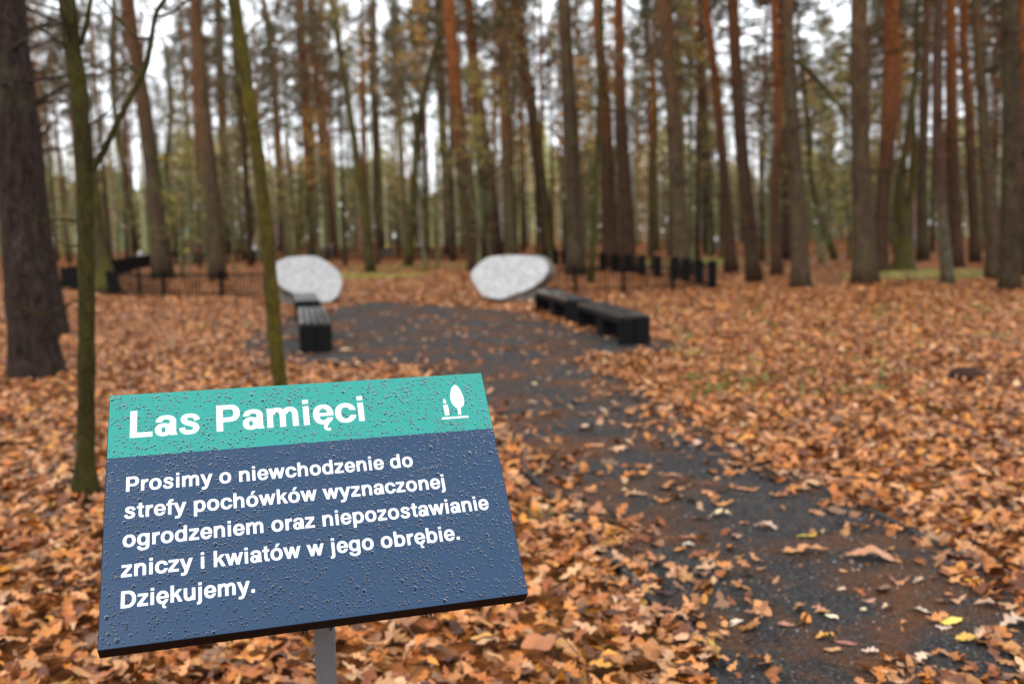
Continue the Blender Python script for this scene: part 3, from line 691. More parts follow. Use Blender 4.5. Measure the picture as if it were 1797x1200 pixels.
# traced stems: kind, label, picture points from the foot upwards, widths there, total height, crown
TREES = [
 ('pine_big', 'massive old pine with furrowed purplish bark standing closest, at the edge of the frame', [(66, 657), (50, 500), (42, 400), (26, 200), (8, 0)], [76, 67, 65, 59, 54], 19, 'N'),
 ('pine_big', 'dark pine just behind the massive old pine', [(96, 585), (72, 430), (58, 300), (42, 150), (28, 0)], [44, 36, 34, 32, 30], 19, 'N'),
 ('grey', 'grey brown pine behind the low fence with a darkened foot, left one of two', [(287, 489), (270, 330), (256, 220), (240, 110), (224, 0)], [34, 26, 24, 22, 20], 20, 'N'),
 ('moss', 'leaning mossy tree with flared dark foot by the black fence corner', [(190, 514), (176, 450), (166, 370), (150, 230), (138, 120)], [44, 26, 22, 18, 15], 12, 'B'),
 ('grey', 'greenish pine behind the low fence with a darkened foot, right one of two', [(384, 490), (374, 350), (362, 220), (348, 80), (342, 0)], [28, 23, 20, 18, 17], 20, 'N'),
 ('pine', 'slim pine with orange upper stem rising left of the boulder behind the leaning sapling', [(497, 440), (492, 330), (485, 200), (474, 80), (462, 0)], [16, 13, 12, 11, 10], 20, 'N'),
 ('pine', 'orange stemmed pine rising straight above the boulder beside the left benches', [(551, 447), (546, 330), (536, 200), (529, 80), (525, 0)], [20, 17, 16, 15, 14], 20, 'N'),
 ('pine', 'thinner orange pine just right of the one above the boulder', [(578, 444), (570, 320), (562, 220), (554, 120), (545, 0)], [15, 12, 12, 12, 11], 19, 'N'),
 ('moss', 'crooked dark green stem growing from the grass behind the clearing', [(651, 479), (640, 380), (624, 260), (604, 140), (583, 0)], [17, 14, 12, 11, 10], 13, 'B'),
 ('moss', 'green mossy tree with forked curving top between the two boulders', [(717, 468), (724, 370), (731, 260), (741, 180), (762, 95), (786, 20), (792, 0)], [16, 15, 14, 12, 10, 8, 7], 12, 'B'),
 ('grey', 'slim brown pine left of the mossy forked tree', [(668, 436), (664, 300), (658, 150), (655, 0)], [15, 12, 11, 11], 20, 'N'),
 ('pine', 'brown pine leaning left whose foot hides behind the right boulder', [(838, 474), (826, 380), (812, 300), (797, 130), (788, 0)], [34, 28, 25, 23, 20], 21, 'N'),
 ('pine', 'tall pine with bright orange top leaning above the right boulder', [(868, 455), (856, 330), (843, 220), (831, 110), (822, 0)], [34, 29, 25, 18, 14], 21, 'N'),
 ('grey', 'straight brown pine far between the mossy tree and the leaning pine', [(790, 447), (784, 330), (775, 200), (768, 0)], [20, 17, 15, 13], 20, 'N'),
 ('pine', 'narrow far pine just right of the orange topped pine', [(897, 442), (890, 320), (882, 180), (877, 0)], [16, 14, 12, 11], 20, 'N'),
 ('pine', 'pine leaning left behind the right boulder and far bench', [(963, 452), (950, 330), (936, 210), (915, 80), (905, 0)], [26, 22, 19, 15, 13], 20, 'N'),
 ('grey', 'broad dull brown pine directly behind the farther right bench', [(1010, 482), (1005, 350), (1000, 220), (995, 110), (990, 0)], [34, 27, 25, 23, 22], 21, 'N'),
 ('sap', 'very thin yellow green sapling standing in front of the fence', [(1036, 498), (1044, 350), (1050, 220), (1054, 100), (1056, 0)], [10, 9, 9, 8, 7], 9, 'B'),
 ('pine', 'stout pine of a cluster behind the fence, nearest the thin sapling', [(1072, 470), (1068, 340), (1062, 200), (1050, 60), (1048, 0)], [32, 26, 21, 17, 15], 20, 'N'),
 ('pine', 'darker pine of the same cluster, on the bench side', [(1102, 478), (1098, 350), (1090, 200), (1086, 0)], [30, 25, 20, 16], 20, 'N'),
 ('moss', 'thin crooked pine between the cluster and the broad pine by the fence end', [(1152, 440), (1147, 300), (1150, 200), (1140, 90), (1130, 0)], [15, 12, 11, 9, 8], 16, 'B'),
 ('grey', 'broad brown pine rising right behind the fence end', [(1198, 482), (1190, 360), (1184, 230), (1172, 100), (1165, 0)], [36, 29, 26, 24, 23], 21, 'N'),
 ('pine', 'slender orange pine right of the fence end, left of a reddish one', [(1284, 478), (1273, 340), (1262, 200), (1248, 80), (1238, 0)], [24, 18, 15, 13, 11], 20, 'N'),
 ('pine', 'reddish pine leaning left, standing in front of its slender neighbour', [(1324, 494), (1310, 350), (1298, 210), (1290, 90), (1286, 0)], [28, 24, 21, 20, 19], 21, 'N'),
 ('pine', 'vivid orange narrow pine between a reddish and a grey one', [(1363, 482), (1360, 350), (1365, 210), (1362, 90), (1358, 0)], [20, 17, 14, 13, 12], 20, 'N'),
 ('grey', 'grey straight pine with one long drooping dead branch', [(1406, 503), (1400, 370), (1392, 230), (1386, 100), (1384, 0)], [34, 26, 22, 18, 16], 20, 'N'),
 ('grey', 'thick straight brown pine, the widest of the far right group', [(1518, 497), (1514, 370), (1510, 230), (1508, 100), (1508, 0)], [42, 33, 30, 28, 26], 21, 'N'),
 ('pine', 'purplish pine leaning right and merging low with the thick straight one', [(1547, 482), (1546, 400), (1557, 250), (1567, 130), (1564, 0)], [28, 22, 25, 27, 22], 20, 'N'),
 ('moss', 'dark split tree with flared foot beside yellow green grass', [(1584, 480), (1586, 420), (1580, 330), (1592, 240), (1610, 100)], [42, 22, 14, 11, 9], 12, 'B'),
 ('moss', 'thin dark leaning tree slanting between the grey and the thick pine', [(1467, 456), (1447, 400), (1425, 320), (1416, 200), (1400, 60)], [13, 11, 9, 8, 7], 12, 'B'),
 ('lich', 'pine with a pale lichen covered foot standing in the yellow green grass', [(1664, 496), (1655, 400), (1648, 250), (1646, 120), (1650, 0)], [22, 17, 15, 14, 13], 20, 'N'),
 ('pine', 'dim reddish pine just behind the lichen footed one', [(1678, 470), (1674, 330), (1670, 180), (1668, 0)], [24, 20, 18, 14], 20, 'N'),
 ('grey', 'dark broad pine standing nearest the right border of the frame', [(1772, 506), (1772, 400), (1775, 250), (1772, 100), (1768, 0)], [32, 29, 27, 25, 22], 20, 'N'),
 ('grey', 'dark pine pressed against the left flank of the broad border pine', [(1746, 488), (1742, 400), (1728, 250), (1720, 100), (1712, 0)], [30, 25, 19, 15, 13], 20, 'N'),
 ('pine', 'brown pine half cut by the right border', [(1806, 486), (1800, 350), (1800, 200), (1798, 0)], [30, 26, 22, 20], 20, 'N'),
 ('moss', 'thin mossy stem left of the fenced pines, bending right', [(236, 445), (222, 330), (206, 230), (196, 120), (200, 0)], [14, 12, 10, 8, 7], 11, 'B'),
 ('moss', 'thin dark crooked stem with low fork between the two fenced pines', [(310, 450), (306, 380), (292, 300), (300, 200), (290, 80)], [13, 11, 9, 8, 6], 11, 'B'),
 ('grey', 'brown pine behind the right one of the two fenced pines', [(401, 446), (396, 330), (390, 200), (385, 60), (383, 0)], [20, 18, 15, 13, 12], 20, 'N'),
 ('moss', 'short dark green stem leaning right, left of the leaning sapling', [(430, 455), (442, 390), (430, 300), (420, 180), (408, 60)], [14, 12, 9, 8, 6], 11, 'B'),
 ('grey', 'brown pine far behind the fence on the thick pine side', [(1247, 446), (1243, 330), (1236, 200), (1228, 0)], [16, 14, 12, 11], 20, 'N'),
 ('pine', 'far reddish pine between the orange and grey pines', [(1380, 456), (1378, 330), (1376, 180), (1372, 0)], [17, 14, 12, 11], 20, 'N'),
 ('grey', 'dark pine in the gap right of the dark split tree', [(1620, 458), (1618, 330), (1622, 180), (1626, 0)], [20, 17, 15, 13], 20, 'N'),
 ('pine', 'pine with crooked orange top right of the dim reddish pine', [(1712, 462), (1706, 330), (1700, 200), (1690, 60), (1694, 0)], [18, 16, 14, 12, 11], 20, 'N'),
]
stems = []
for (kind, lab, pts, wd, Ht, cr) in TREES:
    foot = gnd(*pts[0]); rr = random.Random(len(stems) * 7 + 3)
    Yd = foot.y
    P = [foot] + [at_y(px, py, Yd + rr.uniform(-.1, .1)) for px, py in pts[1:]]
    R = [w / 2 / F * (p - Vector((0, 0, CAM_H))).length for w, p in zip(wd, P)]
    # the stem goes on above the frame
    d = (P[-1] - P[-2]).normalized(); d = Vector((d.x * .5, 0, 1)).normalized(); z = P[-1].z; k = 3
    rem = Ht - z
    for i in range(1, k + 1):
        P.append(P[-1] + d * rem / k + Vector((rr.uniform(-.15, .15), rr.uniform(-.15, .15), 0))); R.append(max(.03, R[len(wd) - 1] * (1 - .85 * i / k)))
    P0 = [p - foot for p in P]
    near = foot.y < 16
    nseg = 8 if near else 4
    pp = catmull(P0, nseg); rad = interp(R, nseg)
    # root flare, foot sunk into the litter
    for i, p in enumerate(pp):
        if p.z < .5: rad[i] *= 1 + .22 * (1 - p.z / .5) ** 2
    pp[0] = pp[0] + Vector((0, 0, -.12))
    root = empty('pine_tree' if cr == 'N' else 'deciduous_tree', tuple(foot))
    tag(root, lab, 'tree')
    mb = MB(); mb.tube(pp, rad, 28 if near else 12, wob=.035 if near else .02, seed=len(stems), cap=True)
    bs = MB()
    stub_branches(bs, pp, rad, 60 if cr == 'N' else 26, rr, 3.0, Ht * .8)
    tr = mb.build('trunk', M[kind], root, smooth=True)
    if kind == 'pine_big':                    # bark furrows cut into the stem
        bm = bmesh.new(); bm.from_mesh(tr.data); bmesh.ops.subdivide_edges(bm, edges=bm.edges[:], cuts=3, use_grid_fill=True); bm.normal_update()
        nn = [(v, v.normal.copy()) for v in bm.verts]
        for v, q_ in nn:
            w = noise.noise(Vector((v.co.x * 11, v.co.y * 11, v.co.z * 1.6))); v.co += q_ * (.022 * (abs(w) ** .6) * 1.6 - .012 + .008 * noise.noise(v.co * 30))
        bm.to_mesh(tr.data); bm.free(); tr.data.polygons.foreach_set('use_smooth', np.ones(len(tr.data.polygons), bool))
    if bs.v: bs.build('dead_branches', M[kind], root, smooth=True)['kind'] = 'stuff'
    if cr == 'N':
        c = link(bpy.data.objects.new('crown', NC[len(stems) % 6]), root); c.location = P0[-1] + Vector((0, 0, -(Ht * .42) + 0)); s = .95; c.scale = (s, s, Ht * .42 / 9.5); c.rotation_euler = (0, 0, rr.uniform(0, 6.28))
    else:
        c = link(bpy.data.objects.new('crown', (LC[3:] + BARE)[len(stems) % 6]), root); c.location = P0[-1] + Vector((0, 0, -Ht * .42)); c.scale = (.8, .8, Ht * .42 / 6); c.rotation_euler = (0, 0, rr.uniform(0, 6.28))
    stems.append((foot.x, foot.y))

def limb(root, pts, wd, Y, foot, mat, name='branch'):
    P = [at_y(px, py, Y) - foot for px, py in pts]; R = [w / 2 / F * Y for w in wd]
    mb = MB(); mb.tube(catmull(P, 6), interp(R, 6), 10, wob=.03); return mb.build(name, mat, root, smooth=True)
# drooping dead branch of the grey pine
gp = [o for o in bpy.data.objects if o.get('label', '').startswith('grey straight pine')][0]
limb(gp, [(1395, 105), (1420, 125), (1450, 160), (1480, 195), (1492, 212)], [9, 9, 8, 6, 4], gp.location.y, gp.location, M['moss'])
fk = [o for o in bpy.data.objects if o.get('label', '').startswith('green mossy tree')][0]
limb(fk, [(733, 235), (722, 180), (706, 150), (695, 120)], [8, 6, 5, 3], fk.location.y, fk.location, M['moss'])
sp_ = [o for o in bpy.data.objects if o.get('label', '').startswith('dark split tree')][0]
limb(sp_, [(1584, 420), (1600, 340), (1606, 260), (1600, 160)], [16, 12, 9, 7], sp_.location.y, sp_.location, M['moss'])

# the two near saplings
def sapling(label, base, pts, wd, branches, Ht, seed, mat='sap'):
    foot = gnd(*base); Y = foot.y; rr = random.Random(seed)
    P = [foot] + [at_y(px, py, Y) for px, py in pts]; R = [w / 2 / F * (p - Vector((0, 0, CAM_H))).length for w, p in zip(wd, P)]
    d = (P[-1] - P[-2]).normalized()
    for i in range(1, 4): P.append(P[-1] + d * (Ht - P[-1].z) / (4 - i) * (1 if i < 3 else 1)); R.append(R[len(wd) - 1] * (1 - .28 * i))
    P0 = [p - foot for p in P]; pp = catmull(P0, 8); rad = interp(R, 8)
    for i, p in enumerate(pp):
        rad[i] *= 1 + .04 * math.sin(i * 1.3) + (.05 if i % 11 == 0 else 0)
        if p.z < .35: rad[i] *= 1 + .75 * (1 - max(0, p.z) / .35) ** 2.2
    pp[0] = pp[0] + Vector((0, 0, -.1))
    root = empty('young_tree', tuple(foot)); tag(root, label, 'tree')
    mb = MB(); mb.tube(pp, rad, 20, wob=.018, seed=seed); mb.build('trunk', M[mat], root, smooth=True)
    for (bp, bw) in branches: limb(root, bp, bw, Y, foot, M[mat])
    tw = MB(); stub_branches(tw, pp, [x * .5 for x in rad], 22, rr, 1.2, Ht, (.15, .6)); tw.build('twigs', M[mat], root, smooth=True)['kind'] = 'stuff'
    c = link(bpy.data.objects.new('crown', BARE[seed % 3]), root); c.location = P0[-1] - Vector((0, 0, 1.6)); c.scale = (.55, .55, .5)
    return root
sapling('dark mossy young tree with one long forking branch, its foot left of the sign', (150, 872), [(151, 700), (152, 540), (150, 400), (148, 310), (140, 180), (128, 90), (117, 0)], [30, 27, 26, 26, 26, 26, 25, 24],
        [([(150, 312), (170, 285), (192, 245), (206, 215), (232, 165), (254, 122), (264, 80), (270, 40), (275, 22), (292, -5)], [11, 11, 11, 10, 10, 10, 9, 8, 8, 7]),
         ([(270, 30), (288, 27), (304, 22), (320, 8), (345, -8)], [5, 5, 5, 5, 5]),
         ([(262, 68), (240, 66), (220, 48), (200, 25), (180, -5)], [5, 5, 4, 4, 3]),
         ([(245, 132), (232, 120), (224, 112)], [6, 5, 3]),
         ([(142, 80), (152, 40), (160, -5)], [9, 8, 8])], 6.5, 1)
sapling('olive green leaning young tree rising behind the top edge of the sign', (507, 775), [(500, 720), (487, 640), (479, 540), (467, 400), (455, 290), (441, 200), (427, 100), (410, 0)], [30, 27, 25, 24, 22, 21, 20, 20, 19], [], 7.0, 2, 'sap2')

# woodland behind: pines and thin broadleaved trees, each on its own
def stem_variant(seed, Ht, r0, bend, n=9, crooked=False):
    rr = random.Random(seed); P = []; x = y = 0.0; vx = rr.gauss(-.02, .015); vy = 0
    for i in range(n):
        z = Ht * i / (n - 1); P.append(Vector((x, y, z - (.15 if i == 0 else 0))))
        vx += rr.gauss(0, bend); vy += rr.gauss(0, bend); x += vx * Ht / n; y += vy * Ht / n
    R = [r0 * (1 - .8 * (i / (n - 1)) ** 1.1) * (1.3 if i == 0 else 1) for i in range(n)]
    pp = catmull(P, 3); rd = interp(R, 3); mb = MB(); mb.tube(pp, rd, 8, wob=.03, seed=seed)
    stub_branches(mb, pp, rd, 26 if not crooked else 64, rr, Ht * .18, Ht * .95, (.6, 2.6))
    if crooked:
        for _ in range(2):
            i = rr.randint(6, 14); p = pp[i]; a = rr.uniform(0, 6.28); L = Ht * rr.uniform(.25, .4)
            Q = catmull([p, p + Vector((math.cos(a) * L * .25, math.sin(a) * L * .25, L * .4)), p + Vector((math.cos(a) * L * .35, math.sin(a) * L * .35, L))], 4)
            mb.tube(Q, interp([rd[i] * .6, rd[i] * .4, .01], 4), 6, cap=False)
    me = mb.mesh('trunk', True); return me, P[-1]
PV = [stem_variant(300 + i, 20, .17, .012) for i in range(8)]
DV = [stem_variant(330 + i, 11, .085, .05, 8, True) for i in range(8)]
mats_p = ['pine', 'pine', 'grey', 'pine']; mats_d = ['moss', 'pale', 'pale', 'moss', 'pale']
pvm = {}
def with_mat(base, key, mname):
    if (key, mname) not in pvm:
        m2 = base.copy(); m2.materials.clear(); m2.materials.append(M[mname]); pvm[(key, mname)] = m2
    return pvm[(key, mname)]
r_ = np.random.default_rng(77)
placed = list(stems)
def free(x, y, dmin):
    return all((x - a) ** 2 + (y - b) ** 2 > dmin ** 2 for a, b in placed)
SECT = [(-9999, 'beyond the massive old pine'), (170, 'beyond the long forked branch'), (270, 'beyond the fenced pines'), (400, 'beyond the leaning young tree'), (480, 'over the left boulder'),
        (600, 'by the crooked green stem'), (700, 'beyond the forked mossy tree'), (810, 'over the right boulder'), (965, 'beyond the yellow green sapling'), (1100, 'beyond the fence end pine'),
        (1250, 'beyond the reddish pine'), (1345, 'beyond the vivid orange pine'), (1430, 'beyond the thin slanting tree'), (1500, 'beyond the thickest brown pine'), (1570, 'beyond the dark split tree'), (1640, 'beyond the lichen footed pine'), (1720, 'beyond the border pines')]
def belt_label(x, y, kind, tone):
    px = W / 2 + F * x / y
    w = [t for lim, t in SECT if px >= lim][-1]
    b = 'near belt' if y < 60 else ('middle belt' if y < 85 else 'far belt')
    return f"{tone} {'tall pine' if kind == 'p' else 'thin broadleaved tree'} {b}, {w}"
TONE = {'olive': 'olive brown', 'pine': 'orange stemmed', 'grey': 'dull brown', 'moss': 'dark mossy', 'pale': 'pale lichened'}
cnt = 0; tries = 0
while cnt < 225 and tries < 20000:
    tries += 1
    y = math.sqrt(r_.uniform(40 ** 2, 118 ** 2)); x = r_.uniform(-.60, .60) * y
    if x / y < .12 and r_.random() < .22: continue
    if not free(x, y, 1.6): continue
    placed.append((x, y))
    i = cnt % 8; me, tip = PV[i]; s = r_.uniform(.8, 1.15); ws = r_.uniform(.5, .98)
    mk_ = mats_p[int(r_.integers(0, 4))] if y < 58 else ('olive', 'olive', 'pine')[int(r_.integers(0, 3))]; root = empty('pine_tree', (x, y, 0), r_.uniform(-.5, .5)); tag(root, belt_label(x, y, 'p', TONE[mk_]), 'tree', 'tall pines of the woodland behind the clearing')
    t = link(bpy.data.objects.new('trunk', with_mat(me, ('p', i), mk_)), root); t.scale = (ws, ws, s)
    c = link(bpy.data.objects.new('crown', NC[int(r_.integers(0, 6))]), root); c.location = (tip.x * ws * .8, tip.y * ws * .8, tip.z * s - 7.6); q_ = r_.uniform(.55, .85) if x / y < .18 else r_.uniform(.8, 1.1); c.scale = (q_, q_, r_.uniform(.75, 1.0)); c.rotation_euler = (0, 0, r_.uniform(0, 6.28))
    cnt += 1
cnt = 0
while cnt < 235:
    y = r_.uniform(38, 120); x = r_.uniform(-.60, .60) * y
    if not free(x, y, 1.1): continue
    placed.append((x, y)); i = cnt % 8; me, tip = DV[i]; s = r_.uniform(.45, .95)
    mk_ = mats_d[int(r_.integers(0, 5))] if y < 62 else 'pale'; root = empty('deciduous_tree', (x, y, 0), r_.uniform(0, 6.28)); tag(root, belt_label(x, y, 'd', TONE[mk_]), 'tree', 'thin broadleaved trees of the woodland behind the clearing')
    t = link(bpy.data.objects.new('trunk', with_mat(me, ('d', i), mk_)), root); t.scale = (s, s, s)
    src = BARE if r_.random() < (.7 if y < 75 else .25) else (LC if r_.random() < .25 else LC[3:])
    c = link(bpy.data.objects.new('crown', src[int(r_.integers(0, len(src)))]), root); c.location = (tip.x * s * .9, tip.y * s * .9, tip.z * s - 4.2); q_ = r_.uniform(.55, .95); c.scale = (q_, q_, q_); c.rotation_euler = (0, 0, r_.uniform(0, 6.28))
    cnt += 1
# a few trees still in yellow and copper leaf
YL = [leafy_crown(240 + i, h=4.5, R=1.6, nb=20, pal=((.55, .27, .03), (.50, .20, .04), (.45, .33, .05)), per=36, ls=.12) for i in range(2)]
for i, (px, py, Yd, lab) in enumerate([(1015, 200, 44, 'young tree in golden leaf behind the farther right bench'), (735, 90, 52, 'tree with copper leaves above the mossy forked tree'), (1210, 60, 55, 'tree with orange leaves high behind the fence end'),
                                       (540, 270, 60, 'small yellowing tree above the boulder at the left benches'), (1530, 300, 70, 'thin tree with yellow leaves beyond the thick pine'), (1705, 320, 60, 'low yellow leafed tree beyond the lichen footed pine'),
                                       (1075, 120, 50, 'tree with golden leaves over the cluster behind the fence'), (1180, 150, 62, 'slender copper leafed tree left of the reddish pine'), (1420, 190, 66, 'tree with thin yellow foliage beside the grey pine with the dead branch'),
                                       (965, 110, 66, 'tall amber leafed tree between the right boulder and the golden young tree'), (640, 130, 64, 'brown leafed tree above the crooked green stem'), (860, 200, 70, 'low ochre leafed tree behind the orange topped pine'), (1600, 130, 60, 'yellow brown leafed tree above the dark split tree'),
                                       (900, 60, 58, 'tree with yellow green leaves above the gap behind the right boulder')]):
    top = at_y(px, py, Yd); root = empty('deciduous_tree', (top.x, Yd, 0)); tag(root, lab, 'tree')
    zc = top.z - 2.2; hs = (zc + 4.0) / 11
    t = link(bpy.data.objects.new('trunk', with_mat(DV[i % 8][0], ('d', i % 8), 'moss')), root); t.scale = (.8, .8, hs)
    c = link(bpy.data.objects.new('crown', YL[i % 2]), root); c.location = (DV[i % 8][1].x * .4, DV[i % 8][1].y * .4, zc); c.scale = (1.1, 1.1, 1)

# far woodland that closes the view
r_ = np.random.default_rng(99)
V = []; Q = []; C = []
n = 42000
ang = r_.uniform(-.68, .68, n); yy = r_.uniform(122, 150, n); xx = ang * yy
top = 10.8 + 2.5 * np.sin(ang * 17) + 1.8 * np.sin(ang * 41 + 1) + 1.5 * np.sin(ang * 90)
zz = r_.random(n) ** .8 * top
bl = np.sin(ang * 60 + yy * .3) + np.sin(ang * 23)
pal = np.array([(.34, .40, .17), (.48, .48, .22), (.50, .42, .20), (.22, .28, .13), (.50, .32, .15)])
cc = pal[r_.integers(0, 5, n)] * r_.uniform(.7, 1.3, (n, 1))
fv = [(np.array([(-.5, 0, 0), (0, -.4, .1), (.5, 0, 0), (0, .4, -.1)]), np.array([(0, 1, 2, 3)]))]
o = scatter('far_woodland', np.stack([xx, yy, zz], 1), r_.uniform(.5, 1.3, n), 1.0, fv, cc, M['tleaf'], r_)
tag(o, 'pale green far edge of the woodland closing the view', 'woodland', kind='stuff')
mb = MB(); rr = random.Random(12)
for i in range(420):
    yq = rr.uniform(108, 124); xq = rr.uniform(-.66, .66) * yq; hq = rr.uniform(8, 16); rq = rr.uniform(.09, .2); lean = rr.uniform(-.8, .6)
    mb.tube([(xq, yq, -.1), (xq + lean * .4, yq, hq * .5), (xq + lean, yq, hq)], [rq, rq * .8, rq * .4], 6, cap=False, c=tuple(x * rr.uniform(.6, 1.2) for x in rr.choice([(.50, .50, .28), (.42, .38, .22), (.44, .30, .18), (.52, .52, .34)])))
tag(mb.build('far_stems', M['tleaf']), 'mass of pale slim stems along the far edge of the woodland', 'woodland', kind='stuff')

# ------------------------------------------------------------------ graves and lanterns far between the stems
lan = MB(); lan.tube([(0, 0, 0), (0, 0, .04), (0, 0, .05), (0, 0, .22), (0, 0, .23)], [.07, .07, .055, .06, .03], 10)
lan_me = lan.mesh('glass'); lid = MB(); lid.tube([(0, 0, .225), (0, 0, .26), (0, 0, .30)], [.075, .06, .01], 10); lid_me = lid.mesh('lid')
GL = {'white': mat_plain('white_plastic', (.85, .85, .82), .3), 'yellow': mat_plain('yellow_plastic', (.85, .65, .05), .3), 'red': mat_plain('red_plastic', (.55, .05, .03), .3)}
for (px, py, cn, where) in [(243, 399, 'white', 'behind the thin mossy stem'), (325, 401, 'yellow', 'right of the left fenced pine'), (445, 402, 'white', 'left of the leaning sapling'), (575, 410, 'white', 'above the left boulder'),
                     (678, 405, 'yellow', 'between crooked green stem and mossy tree'), (744, 404, 'white', 'right of the mossy forked tree'), (345, 408, 'red', 'beyond the fenced pines'), (1256, 417, 'white', 'right of the fence end'), (1370, 414, 'red', 'between the orange and the grey pine'), (1598, 422, 'white', 'right of the dark split tree')]:
    p = at_y(px, py, 72); root = empty('grave_lantern', (p.x, 72, max(0.0, 0)))
    tag(root, f'{cn} grave lantern glimpsed far off {where}', 'lantern')
    for nme, me_, m_ in (('glass', lan_me, GL[cn]), ('lid', lid_me, M['black'])):
        k = ('lan', nme, cn)
        if k not in pvm: m2 = me_.copy(); m2.materials.append(m_); pvm[k] = m2
        o = link(bpy.data.objects.new(nme, pvm[k]), root)
    zt = .45 + .06 * (px % 9)
    mb = MB(); mb.box((-.4, -.3, 0), (1, 0, 0), (0, 1, 0), (0, 0, 1), .8, .6, zt - .08); b2 = MB(); b2.box((-.45, -.35, zt - .08), (1, 0, 0), (0, 1, 0), (0, 0, 1), .9, .7, .08)
    gs = empty('gravestone', (p.x, 72, -.05)); tag(gs, f'low granite grave carrying the {cn} lantern {where}', 'grave')
    bevel(mb.build('base', M['rough'], gs), .02); bevel(b2.build('slab', M['gran' if cn == 'white' else 'rough'], gs), .02)
    root.location.z = zt - .05; root.scale = (1.3, 1.3, 1.3)

# ------------------------------------------------------------------ low fences
def fence(label, pts, closed=False, h=.66, gap=.1, post_gap=1.4, wide=.08, pw=.024):
    P = [gnd(*p) for p in pts]; root = empty('fence', tuple(P[0])); tag(root, label, 'fence')
    pk = MB(); o0 = P[0].copy()
    for a, b in zip(P[:-1], P[1:]):
        d = b - a; L = d.length; d.normalize(); n_ = Vector((-d.y, d.x, 0)); a0 = a - o0
        k = max(1, round(L / post_gap))
        for i in range(k + 1):
            m = MB(); p = a0 + d * (L * i / k); m.box(p - d * wide / 2 - n_ * wide / 2 - Vector((0, 0, .1)), d, n_, Vector((0, 0, 1)), wide, wide, h + .16)
            bevel(m.build('post', M['black'], root), .006)
        for zz_ in (.10, h - .08):
            m = MB(); m.box(a0 - n_ * .006 + Vector((0, 0, zz_)), d, n_, Vector((0, 0, 1)), L, .012, .030); m.build('rail', M['black'], root)
        q_ = int(L / gap)
        for i in range(1, q_):
            p = a0 + d * (L * i / q_); pk.box(p - d * pw / 2 - n_ * pw / 2 + Vector((0, 0, -.03)), d, n_, Vector((0, 0, 1)), pw, pw, h + .03)
    pk.build('pickets', M['black'], root)['kind'] = 'stuff'
    return root
fence('low black picket fence round the plot behind the left boulder', [(110, 506), (205, 517), (288, 521), (390, 521), (500, 521)])
fence('black picket fence seen nearly end on, beyond the massive old pine', [(110, 505), (267, 467)], gap=.07, pw=.05)
fence('distant low black fence running behind the left boulder', [(272, 466), (480, 457), (640, 455), (830, 455)])
fence('low black picket fence behind the benches on the right', [(930, 513), (1010, 514), (1094, 512), (1180, 509), (1252, 504)])
fence('receding black fence with stout posts at the fence end', [(1250, 503), (1184, 491), (1126, 484), (1057, 476), (962, 464)], wide=.20, gap=.2, pw=.014)

